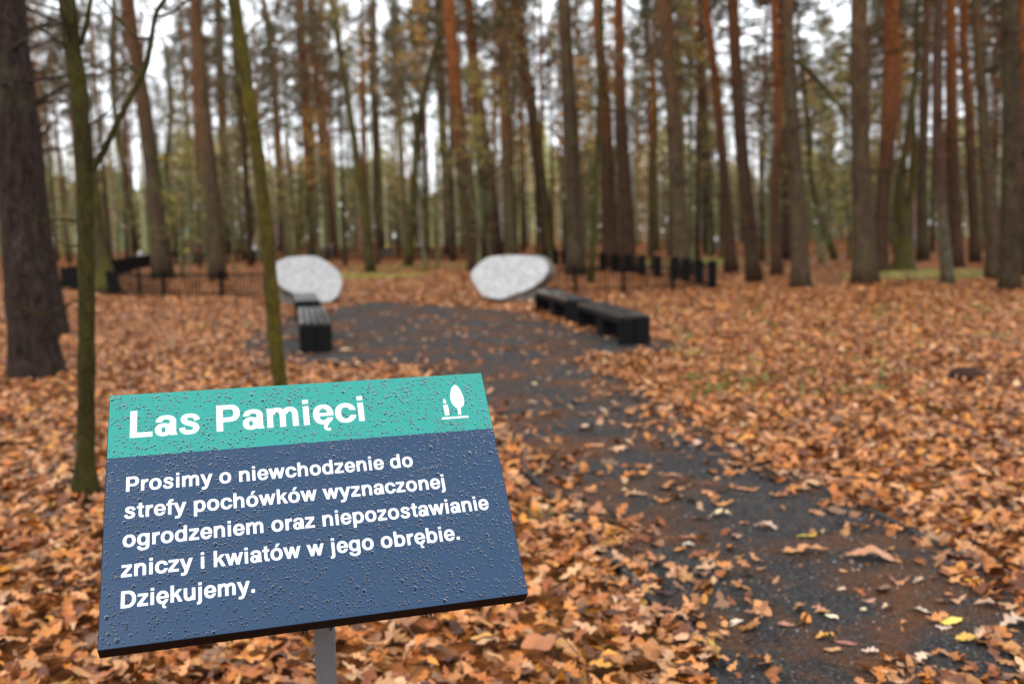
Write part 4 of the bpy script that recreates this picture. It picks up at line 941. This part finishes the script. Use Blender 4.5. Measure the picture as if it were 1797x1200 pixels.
# ------------------------------------------------------------------ boulders
def boulder(label, poly, base, n_, depth, zlow, seed):
    P0 = gnd(*base); n_ = Vector(n_).normalized(); rr = random.Random(seed)
    pts = [at_plane(px, py, P0, n_) for px, py in poly]
    # refine the outline
    out = []
    for i in range(len(pts)):
        a = pts[i - 1]; b = pts[i]; c = pts[(i + 1) % len(pts)]; d = pts[(i + 2) % len(pts)]
        for k in range(4):
            t = k / 4; q_ = .5 * ((2 * b) + (c - a) * t + (2 * a - 5 * b + 4 * c - d) * t * t + (3 * b - a - 3 * c + d) * t ** 3)
            out.append(q_)
    cen = sum(out, Vector()) / len(out); N = len(out)
    root = empty('boulder', (cen.x, cen.y, 0)); tag(root, label, 'boulder'); O = root.location
    face = [cen + (p - cen) * .985 + n_ * .02 for p in out]
    V = [p - O for p in out] + [p - O for p in face]
    Fc = [(i, (i + 1) % N, N + (i + 1) % N, N + i) for i in range(N)] + [tuple(range(N, 2 * N))]
    me = bpy.data.meshes.new('cut_face'); me.from_pydata([tuple(v) for v in V], [], Fc); me.update(); obj('cut_face', me, M['gran'], root)
    rings = [(0, 1.0), (.10, 1.03), (.3, 1.07), (.55, 1.02), (.8, .85), (.95, .6), (1.0, .3)]
    V = []
    for j, (t, s) in enumerate(rings):
        for i, p in enumerate(out):
            q_ = cen + (p - cen) * s - n_ * depth * t
            w = noise.noise(q_ * 2.2) * .09 + noise.noise(q_ * 6) * .03
            if j: q_ = q_ + (p - cen).normalized() * w - n_ * w * .6
            drop = (q_.z - zlow) * (1 - min(1, t * 1.5)) if q_.z < cen.z and False else 0
            q_.z = max(q_.z, -.08)
            V.append(q_ - O)
    Fc = [(j * N + (i + 1) % N, j * N + i, (j + 1) * N + i, (j + 1) * N + (i + 1) % N) for j in range(len(rings) - 1) for i in range(N)] + [tuple((len(rings) - 1) * N + i for i in range(N))[::-1]]
    # rough foot standing on the ground
    me = bpy.data.meshes.new('rough_body'); me.from_pydata([tuple(v) for v in V], [], Fc); me.update()
    me.polygons.foreach_set('use_smooth', np.ones(len(me.polygons), bool)); obj('rough_body', me, M['rough'], root)
    ft = MB(); low = min(p.z for p in out); c2 = Vector((cen.x, cen.y, 0)) - Vector((n_.x, n_.y, 0)) * depth * .5 - O
    Rr = max((Vector((p.x, p.y, 0)) - Vector((cen.x, cen.y, 0))).length for p in out)
    K = 20; VV = []
    for z, s in ((-.15, .98), (.1, .98), (.35, .95), (.6, .8)):
        for i in range(K):
            a = 2 * math.pi * i / K; e = Vector((n_.y, -n_.x, 0)).normalized(); f_ = Vector((n_.x, n_.y, 0)).normalized()
            w = 1 + .12 * noise.noise(Vector((math.cos(a) * 1.5, math.sin(a) * 1.5, z * 2 + seed)))
            VV.append(c2 + e * math.cos(a) * Rr * s * w * .82 + f_ * math.sin(a) * depth * .5 * s * w + Vector((0, 0, z)))
    Fc = [(j * K + i, j * K + (i + 1) % K, (j + 1) * K + (i + 1) % K, (j + 1) * K + i) for j in range(3) for i in range(K)] + [tuple(3 * K + i for i in range(K))]
    me = bpy.data.meshes.new('rough_foot'); me.from_pydata([tuple(v) for v in VV], [], Fc); me.update(); me.polygons.foreach_set('use_smooth', np.ones(len(me.polygons), bool)); obj('rough_foot', me, M['rough'], root)
    return root
pl = [(400 + a / 3.594, 400 + b / 3.594) for a, b in [(296, 235), (335, 205), (420, 183), (500, 178), (560, 182), (625, 217), (690, 268), (719, 325), (713, 385), (690, 430), (650, 462), (600, 470), (530, 462), (440, 425), (370, 395), (325, 362), (300, 310)]]
prr = [(780 + a / 3.456, 400 + b / 3.456) for a, b in [(160, 290), (185, 240), (250, 186), (330, 170), (450, 166), (555, 178), (605, 196), (629, 232), (625, 275), (575, 335), (500, 378), (430, 403), (352, 432), (285, 425), (232, 408), (185, 345)]]
boulder('pale granite boulder with a smooth cut face behind the left benches', pl, (560, 531), (.30, -.93, .14), 1.0, 0, 4)
boulder('pale granite boulder with a smooth oval cut face at the end of the right benches', prr, (890, 528), (-.34, -.92, .12), 1.05, 0, 8)

# ------------------------------------------------------------------ benches
def bench(label, A, B, w, h=.42, side=1):
    """A: near end centre, B: far end centre, on the ground"""
    d = B - A; L = d.length; d.normalize(); n_ = Vector((-d.y, d.x, 0)); up = Vector((0, 0, 1))
    root = empty('bench', tuple(A)); tag(root, label, 'bench', 'black slatted benches round the clearing')
    k = 5; g_ = .022; sw = (w - g_ * (k - 1)) / k; th = .045
    for i in range(k):
        m = MB(); m.box(n_ * (-w / 2 + i * (sw + g_)) + up * (h - th), d, n_, up, L, sw, th); bevel(m.build('slat', M['wetslat'], root), .005)
    # front and back aprons, standing boards at each end and a block in the middle
    for s in (-1, 1):
        m = MB(); m.box(n_ * (s * (w / 2 - .02) - .02) + d * .07 + up * (h - th - .075), d, n_, up, L - .14, .04, .072); bevel(m.build('apron', M['bench'], root), .004)
    for s0, ln in ((0, .065), (L - .065, .065)):
        hw = (w - .03) / 2
        for j in (0, 1):
            m = MB(); m.box(n_ * (-w / 2 if j == 0 else .015) + d * s0 - up * .02, d, n_, up, ln, hw, h - th - .003 + .02); bevel(m.build('end_board', M['bench'], root), .006)
        m = MB(); m.box(n_ * -.0148 + d * (s0 + .02), d, n_, up, ln - .04, .0296, h - th - .01); m.build('end_filler', M['bench'], root)
    for j in range(3):
        m = MB(); m.box(n_ * (-w / 2 + .05) + d * (L * .5 - .2 + j * .135) - up * .02, d, n_, up, .12, w - .10, h - th - .003 + .02); bevel(m.build('middle_board', M['bench'], root), .006)
    return root
def mid(a, b): return (a + b) / 2
def end_pair(pl_, pr_): return mid(gnd(*pl_), gnd(*pr_))
# left row: near bench, then one behind it
a = mid(gnd(527.5, 619), gnd(583, 619)); top_far = mid(gnd(519, 540.5, .4), gnd(573, 540.5, .4)); b = Vector((top_far.x, top_far.y, 0))
bench('black slatted bench nearest the sapling, left row, near one', a, b, .44)
t1 = mid(gnd(517, 529, .4), gnd(565, 529, .4)); t2 = mid(gnd(514, 514.5, .4), gnd(553, 514.5, .4))
bench('black slatted bench in front of the left boulder, left row, far one', Vector((t1.x, t1.y, 0)), Vector((t2.x, t2.y, 0)), .44)
# right row
def bench_from(pn, pf, w, label):
    A = gnd(*pn); B = gnd(*pf); d = (B - A).normalized(); n_ = Vector((d.y, -d.x, 0))
    off = n_ * w / 2
    return bench(label, A + off, B + off, w)
bench_from((1086, 606), (1013, 573.5), .46, 'black bench nearest the path, right row, near one')
bench_from((993, 566.5), (939, 545), .46, 'black bench beside the right boulder, right row, far one')

# ------------------------------------------------------------------ the sign
TL = Vector((-0.80364, 1.96030, 1.33686)); TR = Vector((-0.06896, 2.19199, 1.33649)); BR = Vector((0.02280, 1.85095, 0.95388)); BL = Vector((-0.71187, 1.61926, 0.95424))
SU = ((TR - TL) + (BR - BL)).normalized(); SN = SU.cross((TL - BL)).normalized()
SV = SU.cross(SN).normalized()          # points down the panel
if SV.dot(BL - TL) < 0: SV = -SV
if SN.y > 0: SN = -SN
SV = ((BL - TL) + (BR - TR)).normalized(); GG = SU.dot(SV)      # the plate hangs a hair out of square
SW, SH, ST = .7703, .5207, .036
cen = (TL + TR + BR + BL) / 4
So = cen - SU * SW / 2 - SV * SH / 2     # top left corner of the face
sign = empty('information_sign', (0, 0, 0))
# post position
pc = at_y(571.5, 1150, 2.0)
post_xy = Vector((pc.x, pc.y, 0)); post_xy = Vector((pc.x * .985, pc.y * .985, 0))
sign.location = post_xy
tag(sign, 'blue and teal notice sign covered in raindrops on a grey square post', 'sign')
SB = So - post_xy
m_navy, nt, n, l, p = new_mat('navy_laminate')
p.inputs['Base Color'].default_value = (.009, .034, .080, 1); p.inputs['Specular IOR Level'].default_value = .32
nz = noise_tex(n, l, 3.0, 4, .6, coords(n, l)); rr_ = ramp(n, l, nz.outputs[0], [(.35, (.16, .16, .16)), (.7, (.30, .30, .30))]); l.new(rr_.outputs[0], p.inputs['Roughness'])
m_teal, nt, n, l, p = new_mat('teal_laminate')
p.inputs['Base Color'].default_value = (.014, .225, .19, 1); p.inputs['Specular IOR Level'].default_value = .32
nz = noise_tex(n, l, 3.0, 4, .6, coords(n, l)); rr_ = ramp(n, l, nz.outputs[0], [(.35, (.16, .16, .16)), (.7, (.30, .30, .30))]); l.new(rr_.outputs[0], p.inputs['Roughness'])
m_white = mat_plain('white_vinyl', (.62, .63, .65), .35, .35, .04)
m_edge = mat_plain('dark_panel_edge', (.006, .0045, .006), .6, .12, .2)
mb = MB(); mb.box(SB - SN * ST, SU, SV, SN, SW, SH, ST); bevel(mb.build('panel', m_edge, sign), .0012)
def sheet(name, u0, v0, u1, v1, mat, z):
    m = MB(); m.box(SB + SU * u0 + SV * v0 + SN * .0002, SU, SV, SN, u1 - u0, v1 - v0, z); return m.build(name, mat, sign)
VB = .1450
sheet('header_band', .0012, .0012, SW - .0012, VB, m_teal, .0004)
sheet('text_field', .0012, VB, SW - .0012, SH - .0012, m_navy, .0004)
# back frame and post
nb_ = Vector((SN.x, SN.y, 0)).normalized()
pp0 = Vector((0, 0, 0))
# height at which the post meets the back of the panel
def plane_z(x, y, off):
    q_ = SB - SN * off; return q_.z - (SN.x * (x - q_.x) + SN.y * (y - q_.y)) / SN.z
hw = .020; e1 = Vector((1, 0, 0)); ca = math.atan2(SU.y, SU.x) * .45
e1 = Vector((math.cos(ca), math.sin(ca), 0)); e2 = Vector((-e1.y, e1.x, 0))
cs = [(-1, -1), (1, -1), (1, 1), (-1, 1)]
V = [e1 * a * hw + e2 * b * hw + Vector((0, 0, -.1)) for a, b in cs]
V += [Vector((v.x, v.y, plane_z(v.x, v.y, ST + .001))) for v in V]
me = bpy.data.meshes.new('post'); me.from_pydata([tuple(v) for v in V], [], [(3, 2, 1, 0), (4, 5, 6, 7), (0, 1, 5, 4), (1, 2, 6, 5), (2, 3, 7, 6), (3, 0, 4, 7)]); me.update()
bevel(obj('post', me, M['post'], sign), .003)
uc = (Vector((0, 0, plane_z(0, 0, ST))) - SB).dot(SU); vc = (Vector((0, 0, plane_z(0, 0, ST))) - SB).dot(SV)
mb = MB(); mb.box(SB + SU * (uc - .09) + SV * (vc - .07) - SN * (ST + .006), SU, SV, SN, .18, .14, .005); mb.build('mounting_plate', M['post'], sign)

# lettering: bold sans glyphs drawn as strokes and rings, in thousandths of the type size
def ell(cx, cy, rx, ry, a, e=2.2):
    c, s = math.cos(a), math.sin(a)
    return (cx + rx * math.copysign(abs(c) ** (2 / e), c), cy + ry * math.copysign(abs(s) ** (2 / e), s))
BOLD = 3
def ring(cx, cy, rx, ry, wx, wy, a0=0, a1=360, cut0=None, cut1=None, n=28, e=2.2):
    """a bowl: outer and inner curve between two angles; a cut is a height at which a terminal is sliced level"""
    def ang(cut, RX, RY, a):
        if cut is None: return a
        s = max(-1, min(1, (cut - cy) / RY)); v = math.degrees(math.asin(math.copysign(abs(s) ** (e / 2), s)))
        a_ = v if math.cos(math.radians(a)) > 0 else 180 - v
        while a_ < a - 180: a_ += 360
        while a_ > a + 180: a_ -= 360
        return a_
    rx += BOLD; ry += 2; wx += 2 * BOLD; wy += BOLD
    o0, o1 = ang(cut0, rx, ry, a0), ang(cut1, rx, ry, a1); i0, i1 = ang(cut0, rx - wx, ry - wy, a0), ang(cut1, rx - wx, ry - wy, a1)
    V = []; Fs = []
    for k in range(n + 1):
        t = k / n
        V.append(ell(cx, cy, rx, ry, math.radians(o0 + (o1 - o0) * t), e)); V.append(ell(cx, cy, rx - wx, ry - wy, math.radians(i0 + (i1 - i0) * t), e))
    for k in range(n): Fs.append((2 * k, 2 * k + 2, 2 * k + 3, 2 * k + 1))
    return V, Fs
def rect(x0, y0, x1, y1):
    if y1 - y0 > x1 - x0 or (x1 - x0) < 160: x0 -= BOLD; x1 += BOLD
    elif y0 > 2: y0 -= BOLD
    else: y1 += BOLD
    return [(x0, y0), (x1, y0), (x1, y1), (x0, y1)], [(0, 1, 2, 3)]
def poly(*p):
    c = sum(a for a, b in p) / len(p); return [(c + (a - c) * 1.06 + (BOLD * .5 if a > c else -BOLD * .5), b) for a, b in p], [tuple(range(len(p)))]
def stroke(pts, n=5):
    P = catmull([Vector((a, b, c)) for a, b, c in pts], n); V = []; Fs = []
    for i, p in enumerate(P):
        t = P[min(i + 1, len(P) - 1)] - P[max(i - 1, 0)]; t = Vector((t.x, t.y)).normalized(); nn = Vector((-t.y, t.x)) * (p.z + 1.5 * BOLD) / 2
        V += [(p.x + nn.x, p.y + nn.y), (p.x - nn.x, p.y - nn.y)]
    for i in range(len(P) - 1): Fs.append((2 * i, 2 * i + 1, 2 * i + 3, 2 * i + 2))
    return V, Fs
S = 138
acute = poly((250, 590), (352, 590), (468, 745), (318, 745))
e_ = [ring(288, 266, 254, 280, 140, 112, 0, 322, 222, 168), rect(150, 222, 420, 308)]
o_ = [ring(306, 266, 270, 280, 144, 116)]
GLY = {
 'i': (278, [rect(70, 0, 208, 532), rect(70, 604, 208, 718)]),
 'j': (278, [rect(70, -60, 208, 532), rect(70, 604, 208, 718), stroke([(139, 0, 138), (139, -60, 138), (130, -118, 128), (95, -150, 118), (50, -158, 110), (4, -158, 108)])]),
 'o': (611, o_), 'ó': (611, o_ + [acute]),
 'b': (611, [rect(62, 0, 198, 718), ring(322, 266, 258, 280, 142, 116)]),
 'p': (611, [rect(62, -207, 198, 532), ring(322, 266, 258, 280, 142, 116)]),
 'd': (611, [rect(411, 0, 549, 718), ring(290, 266, 258, 280, 142, 116)]),
 'g': (611, [rect(411, -40, 549, 532), ring(290, 276, 258, 270, 142, 116), ring(292, -25, 257, 190, 138, 104, 180, 360)]),
 'n': (611, [rect(65, 0, 203, 532), rect(410, 0, 548, 330), ring(328, 316, 220, 230, 138, 120, 0, 165)]),
 'h': (611, [rect(65, 0, 203, 718), rect(410, 0, 548, 330), ring(328, 316, 220, 230, 138, 120, 0, 165)]),
 'm': (889, [rect(64, 0, 202, 532), rect(376, 0, 514, 330), rect(686, 0, 824, 330), ring(312, 322, 202, 224, 138, 118, 0, 165), ring(622, 322, 202, 224, 138, 118, 0, 165)]),
 'u': (611, [rect(408, 0, 546, 532), rect(62, 200, 200, 532), ring(282, 216, 220, 230, 138, 120, 180, 345)]),
 'r': (389, [rect(64, 0, 202, 532), stroke([(150, 290, 105), (165, 365, 118), (205, 425, 128), (270, 465, 132), (330, 475, 136), (374, 475, 138)])]),
 'c': (556, [ring(300, 266, 266, 280, 144, 116, 25, 335, 338, 192)]),
 'e': (556, e_), 'ę': (556, e_ + [stroke([(390, 25, 70), (345, -30, 78), (318, -85, 84), (335, -138, 80), (385, -163, 72), (440, -160, 68)])]),
 'a': (556, [ring(280, 366, 232, 180, 140, 106, 0, 180, None, 368), rect(372, 70, 512, 367), poly((372, 72), (378, 0), (534, 0), (534, 22), (512, 72)), ring(224, 158, 192, 172, 138, 98), rect(250, 232, 380, 318)]),
 's': (556, [stroke([(448, 362, 134), (418, 440, 122), (345, 487, 108), (268, 492, 106), (180, 476, 118), (133, 405, 134), (175, 325, 132), (280, 275, 124), (385, 228, 132), (428, 150, 138), (382, 68, 118), (280, 39, 106), (175, 50, 110), (112, 105, 124), (92, 172, 136)])]),
 'z': (500, [rect(36, 422, 458, 532), rect(28, 0, 470, 110), poly((28, 100), (200, 100), (460, 430), (290, 430))]),
 't': (333, [rect(93, 130, 231, 676), rect(12, 436, 318, 532), stroke([(162, 200, 138), (164, 120, 136), (182, 72, 122), (232, 54, 108), (314, 53, 106)])]),
 'f': (333, [rect(93, 0, 231, 590), rect(12, 436, 325, 532), stroke([(162, 500, 138), (164, 598, 136), (186, 646, 122), (240, 664, 108), (326, 666, 106)])]),
 'k': (556, [rect(65, 0, 201, 718), poly((190, 165), (190, 325), (372, 532), (538, 532)), poly((262, 300), (352, 388), (558, 0), (395, 0))]),
 'w': (778, [poly((8, 532), (152, 532), (300, 0), (164, 0)), poly((164, 0), (300, 0), (460, 532), (318, 532)), poly((318, 532), (460, 532), (612, 0), (476, 0)), poly((476, 0), (612, 0), (770, 532), (628, 532))]),
 'y': (556, [poly((8, 532), (158, 532), (350, 0), (208, 0)), poly((398, 532), (548, 532), (345, -80), (212, -40)), stroke([(290, 20, 138), (262, -75, 138), (225, -135, 126), (170, -158, 112), (60, -158, 108)])]),
 '.': (278, [rect(66, 0, 212, 144)]),
 'D': (722, [rect(76, 0, 224, 718), rect(76, 0, 335, 124), rect(76, 594, 335, 718), ring(325, 359, 362, 359, 152, 124, -90, 90)]),
 'P': (667, [rect(73, 0, 221, 718), rect(73, 598, 400, 718), rect(73, 250, 400, 370), ring(398, 484, 232, 234, 150, 120, -90, 90)]),
 'L': (611, [rect(76, 0, 224, 718), rect(76, 0, 583, 126)]),
 ' ': (278, []),
}
LM = np.zeros((int(SH / .0005) + 2, int(SW / .0005) + 2), bool)
def mark(P):
    P = np.array(P) / .0005; x0, y0 = np.floor(P.min(0)).astype(int) - 1; x1, y1 = np.ceil(P.max(0)).astype(int) + 1
    yy_, xx_ = np.mgrid[y0:y1 + 1, x0:x1 + 1]; LM[y0:y1 + 1, x0:x1 + 1] |= inside(xx_ + .01, yy_ + .01, P)
letter_boxes = []
def lettering(text, u0, u1, v, em, mat):
    """text set from u0 to u1 on the base line v"""
    adv = [GLY[c][0] for c in text]; pos = [0]
    for a in adv: pos.append(pos[-1] + a)
    def ext(c, f): return f(x for V, _ in GLY[c][1] for x, _y in V)
    xl = ext(text[0], min); xr = pos[-2] + ext(text[-1], max)
    kx = (u1 - u0) / (xr - xl); ky = em / 1000
    for c, x in zip(text, pos):
        if not GLY[c][1]: continue
        m = MB()
        for k, (V, Fs) in enumerate(GLY[c][1]):
            z = .0008 + .00003 * k
            m.add([SB + SU * (u0 + (a + x - xl) * kx) + SV * (v - b * ky) + SN * z for a, b in V], Fs)
            for f_ in Fs: mark([(u0 + (V[i][0] + x - xl) * kx, v - V[i][1] * ky) for i in f_])
        o = m.build('letter', mat, sign)
        bm = bmesh.new(); bm.from_mesh(o.data); bm.normal_update()       # all strokes face outwards
        for f_ in bm.faces:
            if f_.normal.dot(SN) < 0: f_.normal_flip()
        bm.to_mesh(o.data); bm.free()
lettering('Las Pamięci', .0406, .4995, .1029, .0858, m_white)
for i, (t, u0, u1) in enumerate([('Prosimy o niewchodzenie do', .0370, .5861), ('strefy pochówków wyznaczonej', .0352, .6445), ('ogrodzeniem oraz niepozostawianie', .0345, .7270), ('zniczy i kwiatów w jego obrębie.', .0331, .6560), ('Dziękujemy.', .0349, .2626)]):
    lettering(t, u0, u1, (.2207, .2765, .3338, .3921, .4502)[i], .0443, m_white)
# pictogram: a lit candle and a tree on a line
def flat(name, polys):
    m = MB()
    for k, P in enumerate(polys): mark(P); m.add([SB + SU * a + SV * b + SN * (.0008 + .00003 * k) for a, b in P], [tuple(range(len(P)))])
    o = m.build(name, m_white, sign); bm = bmesh.new(); bm.from_mesh(o.data); bm.normal_update()
    for f_ in bm.faces:
        if f_.normal.dot(SN) < 0: f_.normal_flip()
    bm.to_mesh(o.data); bm.free(); return o
def uv_of(px, py):
    q_ = at_plane(px, py, So, SN) - So; a, b = q_.dot(SU), q_.dot(SV); return (a - GG * b) / (1 - GG * GG), (b - GG * a) / (1 - GG * GG)
Z2 = lambda L_: [uv_of(550 + a / 4.445, 640 + b / 4.445) for a, b in L_]
leafp = Z2([(1104, 158), (1118, 164), (1135, 183), (1150, 208), (1163, 237), (1172, 265), (1176, 292), (1172, 312), (1160, 328), (1146, 337), (1128, 340), (1108, 333), (1092, 318), (1078, 296), (1069, 268), (1067, 238), (1070, 208), (1078, 182), (1089, 165)])
flat('tree_symbol', [leafp, Z2([(1122, 330), (1146, 330), (1154, 388), (1131, 390)])])
flat('candle_symbol', [Z2([(1013, 316), (1047, 311), (1062, 392), (1028, 397)]), Z2([(1018, 263), (1031, 280), (1037, 292), (1034, 300), (1025, 303), (1012, 300), (1010, 290)])])
flat('ground_line_symbol', [Z2([(1001, 412), (1208, 397), (1211, 411), (1003, 427)])])

# raindrops: thousands of small domes, their inner shade put into a dark tint
m_drop, nt, n, l, p = new_mat('rain_water')
n.remove(p); tb = n.new('ShaderNodeBsdfTransparent'); tb.inputs[0].default_value = (.44, .50, .57, 1); gl = n.new('ShaderNodeBsdfGlossy'); gl.inputs['Roughness'].default_value = .06
fr = n.new('ShaderNodeFresnel'); fr.inputs[0].default_value = 1.25; mx = n.new('ShaderNodeMixShader'); out_ = n['Material Output']
l.new(fr.outputs[0], mx.inputs[0]); l.new(tb.outputs[0], mx.inputs[1]); l.new(gl.outputs[0], mx.inputs[2]); l.new(mx.outputs[0], out_.inputs[0])
r = np.random.default_rng(55)
seg, rings = 10, 3
tmpl = [(0, 0, 1)]
for j in range(1, rings + 1):
    th = (math.pi / 2) * j / rings
    for k in range(seg): tmpl.append((math.sin(th) * math.cos(2 * math.pi * k / seg), math.sin(th) * math.sin(2 * math.pi * k / seg), math.cos(th)))
tmpl = np.array(tmpl)
Qt = [(1 + j * seg + k, 1 + (j + 1) * seg + k, 1 + (j + 1) * seg + (k + 1) % seg, 1 + j * seg + (k + 1) % seg) for j in range(rings - 1) for k in range(seg)]
Tt = [(0, 1 + k, 1 + (k + 1) % seg) for k in range(seg)]
pts = []
NB = 15000
us = r.uniform(.004, SW - .004, NB * 2); vs_ = r.uniform(.004, SH - .004, NB * 2)
den = .75 + .35 * np.sin(us * 23 + 1) * np.sin(vs_ * 31) + .2 * np.sin(us * 60 + vs_ * 40)
sel = r.random(NB * 2) < den * .55; us = us[sel]; vs_ = vs_[sel]
cell = {}; VV = []; QQ = []; TT = []; b = 0
Rmat = np.array([SU, SV, SN]).T; O_ = np.array(SB)
for u_, v_ in zip(us, vs_):
    s = .0007 + .0021 * r.random() ** 2.2 + (.0016 if r.random() < .04 else 0)
    w_ = int(s / .0005 + .8); ui, vi = int(u_ / .0005), int(v_ / .0005)
    onl = LM[max(0, vi - w_):vi + w_ + 1, max(0, ui - w_):ui + w_ + 1].any()
    if onl and (s > .0010 or r.random() < .8): continue
    key = (int(u_ / .006), int(v_ / .006)); ok = True
    for a in (-1, 0, 1):
        for c_ in (-1, 0, 1):
            for (x2, y2, s2) in cell.get((key[0] + a, key[1] + c_), ()):
                if (u_ - x2) ** 2 + (v_ - y2) ** 2 < ((s + s2) * (.98 if s < .0018 else .80)) ** 2: ok = False
    if not ok: continue
    cell.setdefault(key, []).append((u_, v_, s))
    el = r.uniform(.75, 1.2); a = r.uniform(0, 3.14); hgt = r.uniform(.28, .46)
    T_ = tmpl.copy(); T_[:, 0] *= 1 + .12 * np.sin(3 * np.arctan2(T_[:, 1], T_[:, 0]) + a); T_[:, 1] = T_[:, 1] * (1 + .15 * (T_[:, 1] > 0)) * el
    L_ = T_ * [s, s, s * hgt] + [u_, v_, .0007]
    VV.append(L_ @ Rmat.T + O_); QQ.append(np.array(Qt) + b); TT.append(np.array(Tt) + b); b += len(tmpl)
o = obj('raindrops', mesh_np('raindrops', np.concatenate(VV), quads=np.concatenate(QQ), tris=np.concatenate(TT), smooth=True), m_drop, sign); o['kind'] = 'stuff'
print('drops', len(VV))
# drips hanging from the lower rim
mb = MB()
for u_, s in ((.345, .0028), (.352, .0022), (.395, .003), (.43, .002), (.575, .003), (.583, .0026), (.592, .002), (.22, .002), (.16, .0018), (.68, .0024), (.73, .0018)):
    c0 = SB + SU * u_ + SV * SH - SN * (ST * .9)
    mb.tube([c0 + Vector((0, 0, s * .6)), c0, c0 - Vector((0, 0, s)), c0 - Vector((0, 0, s * 1.9)), c0 - Vector((0, 0, s * 2.5))], [s * .9, s, s * 1.05, s * .8, s * .15], 10)
o = mb.build('hanging_drips', m_drop, sign, smooth=True); o['kind'] = 'stuff'
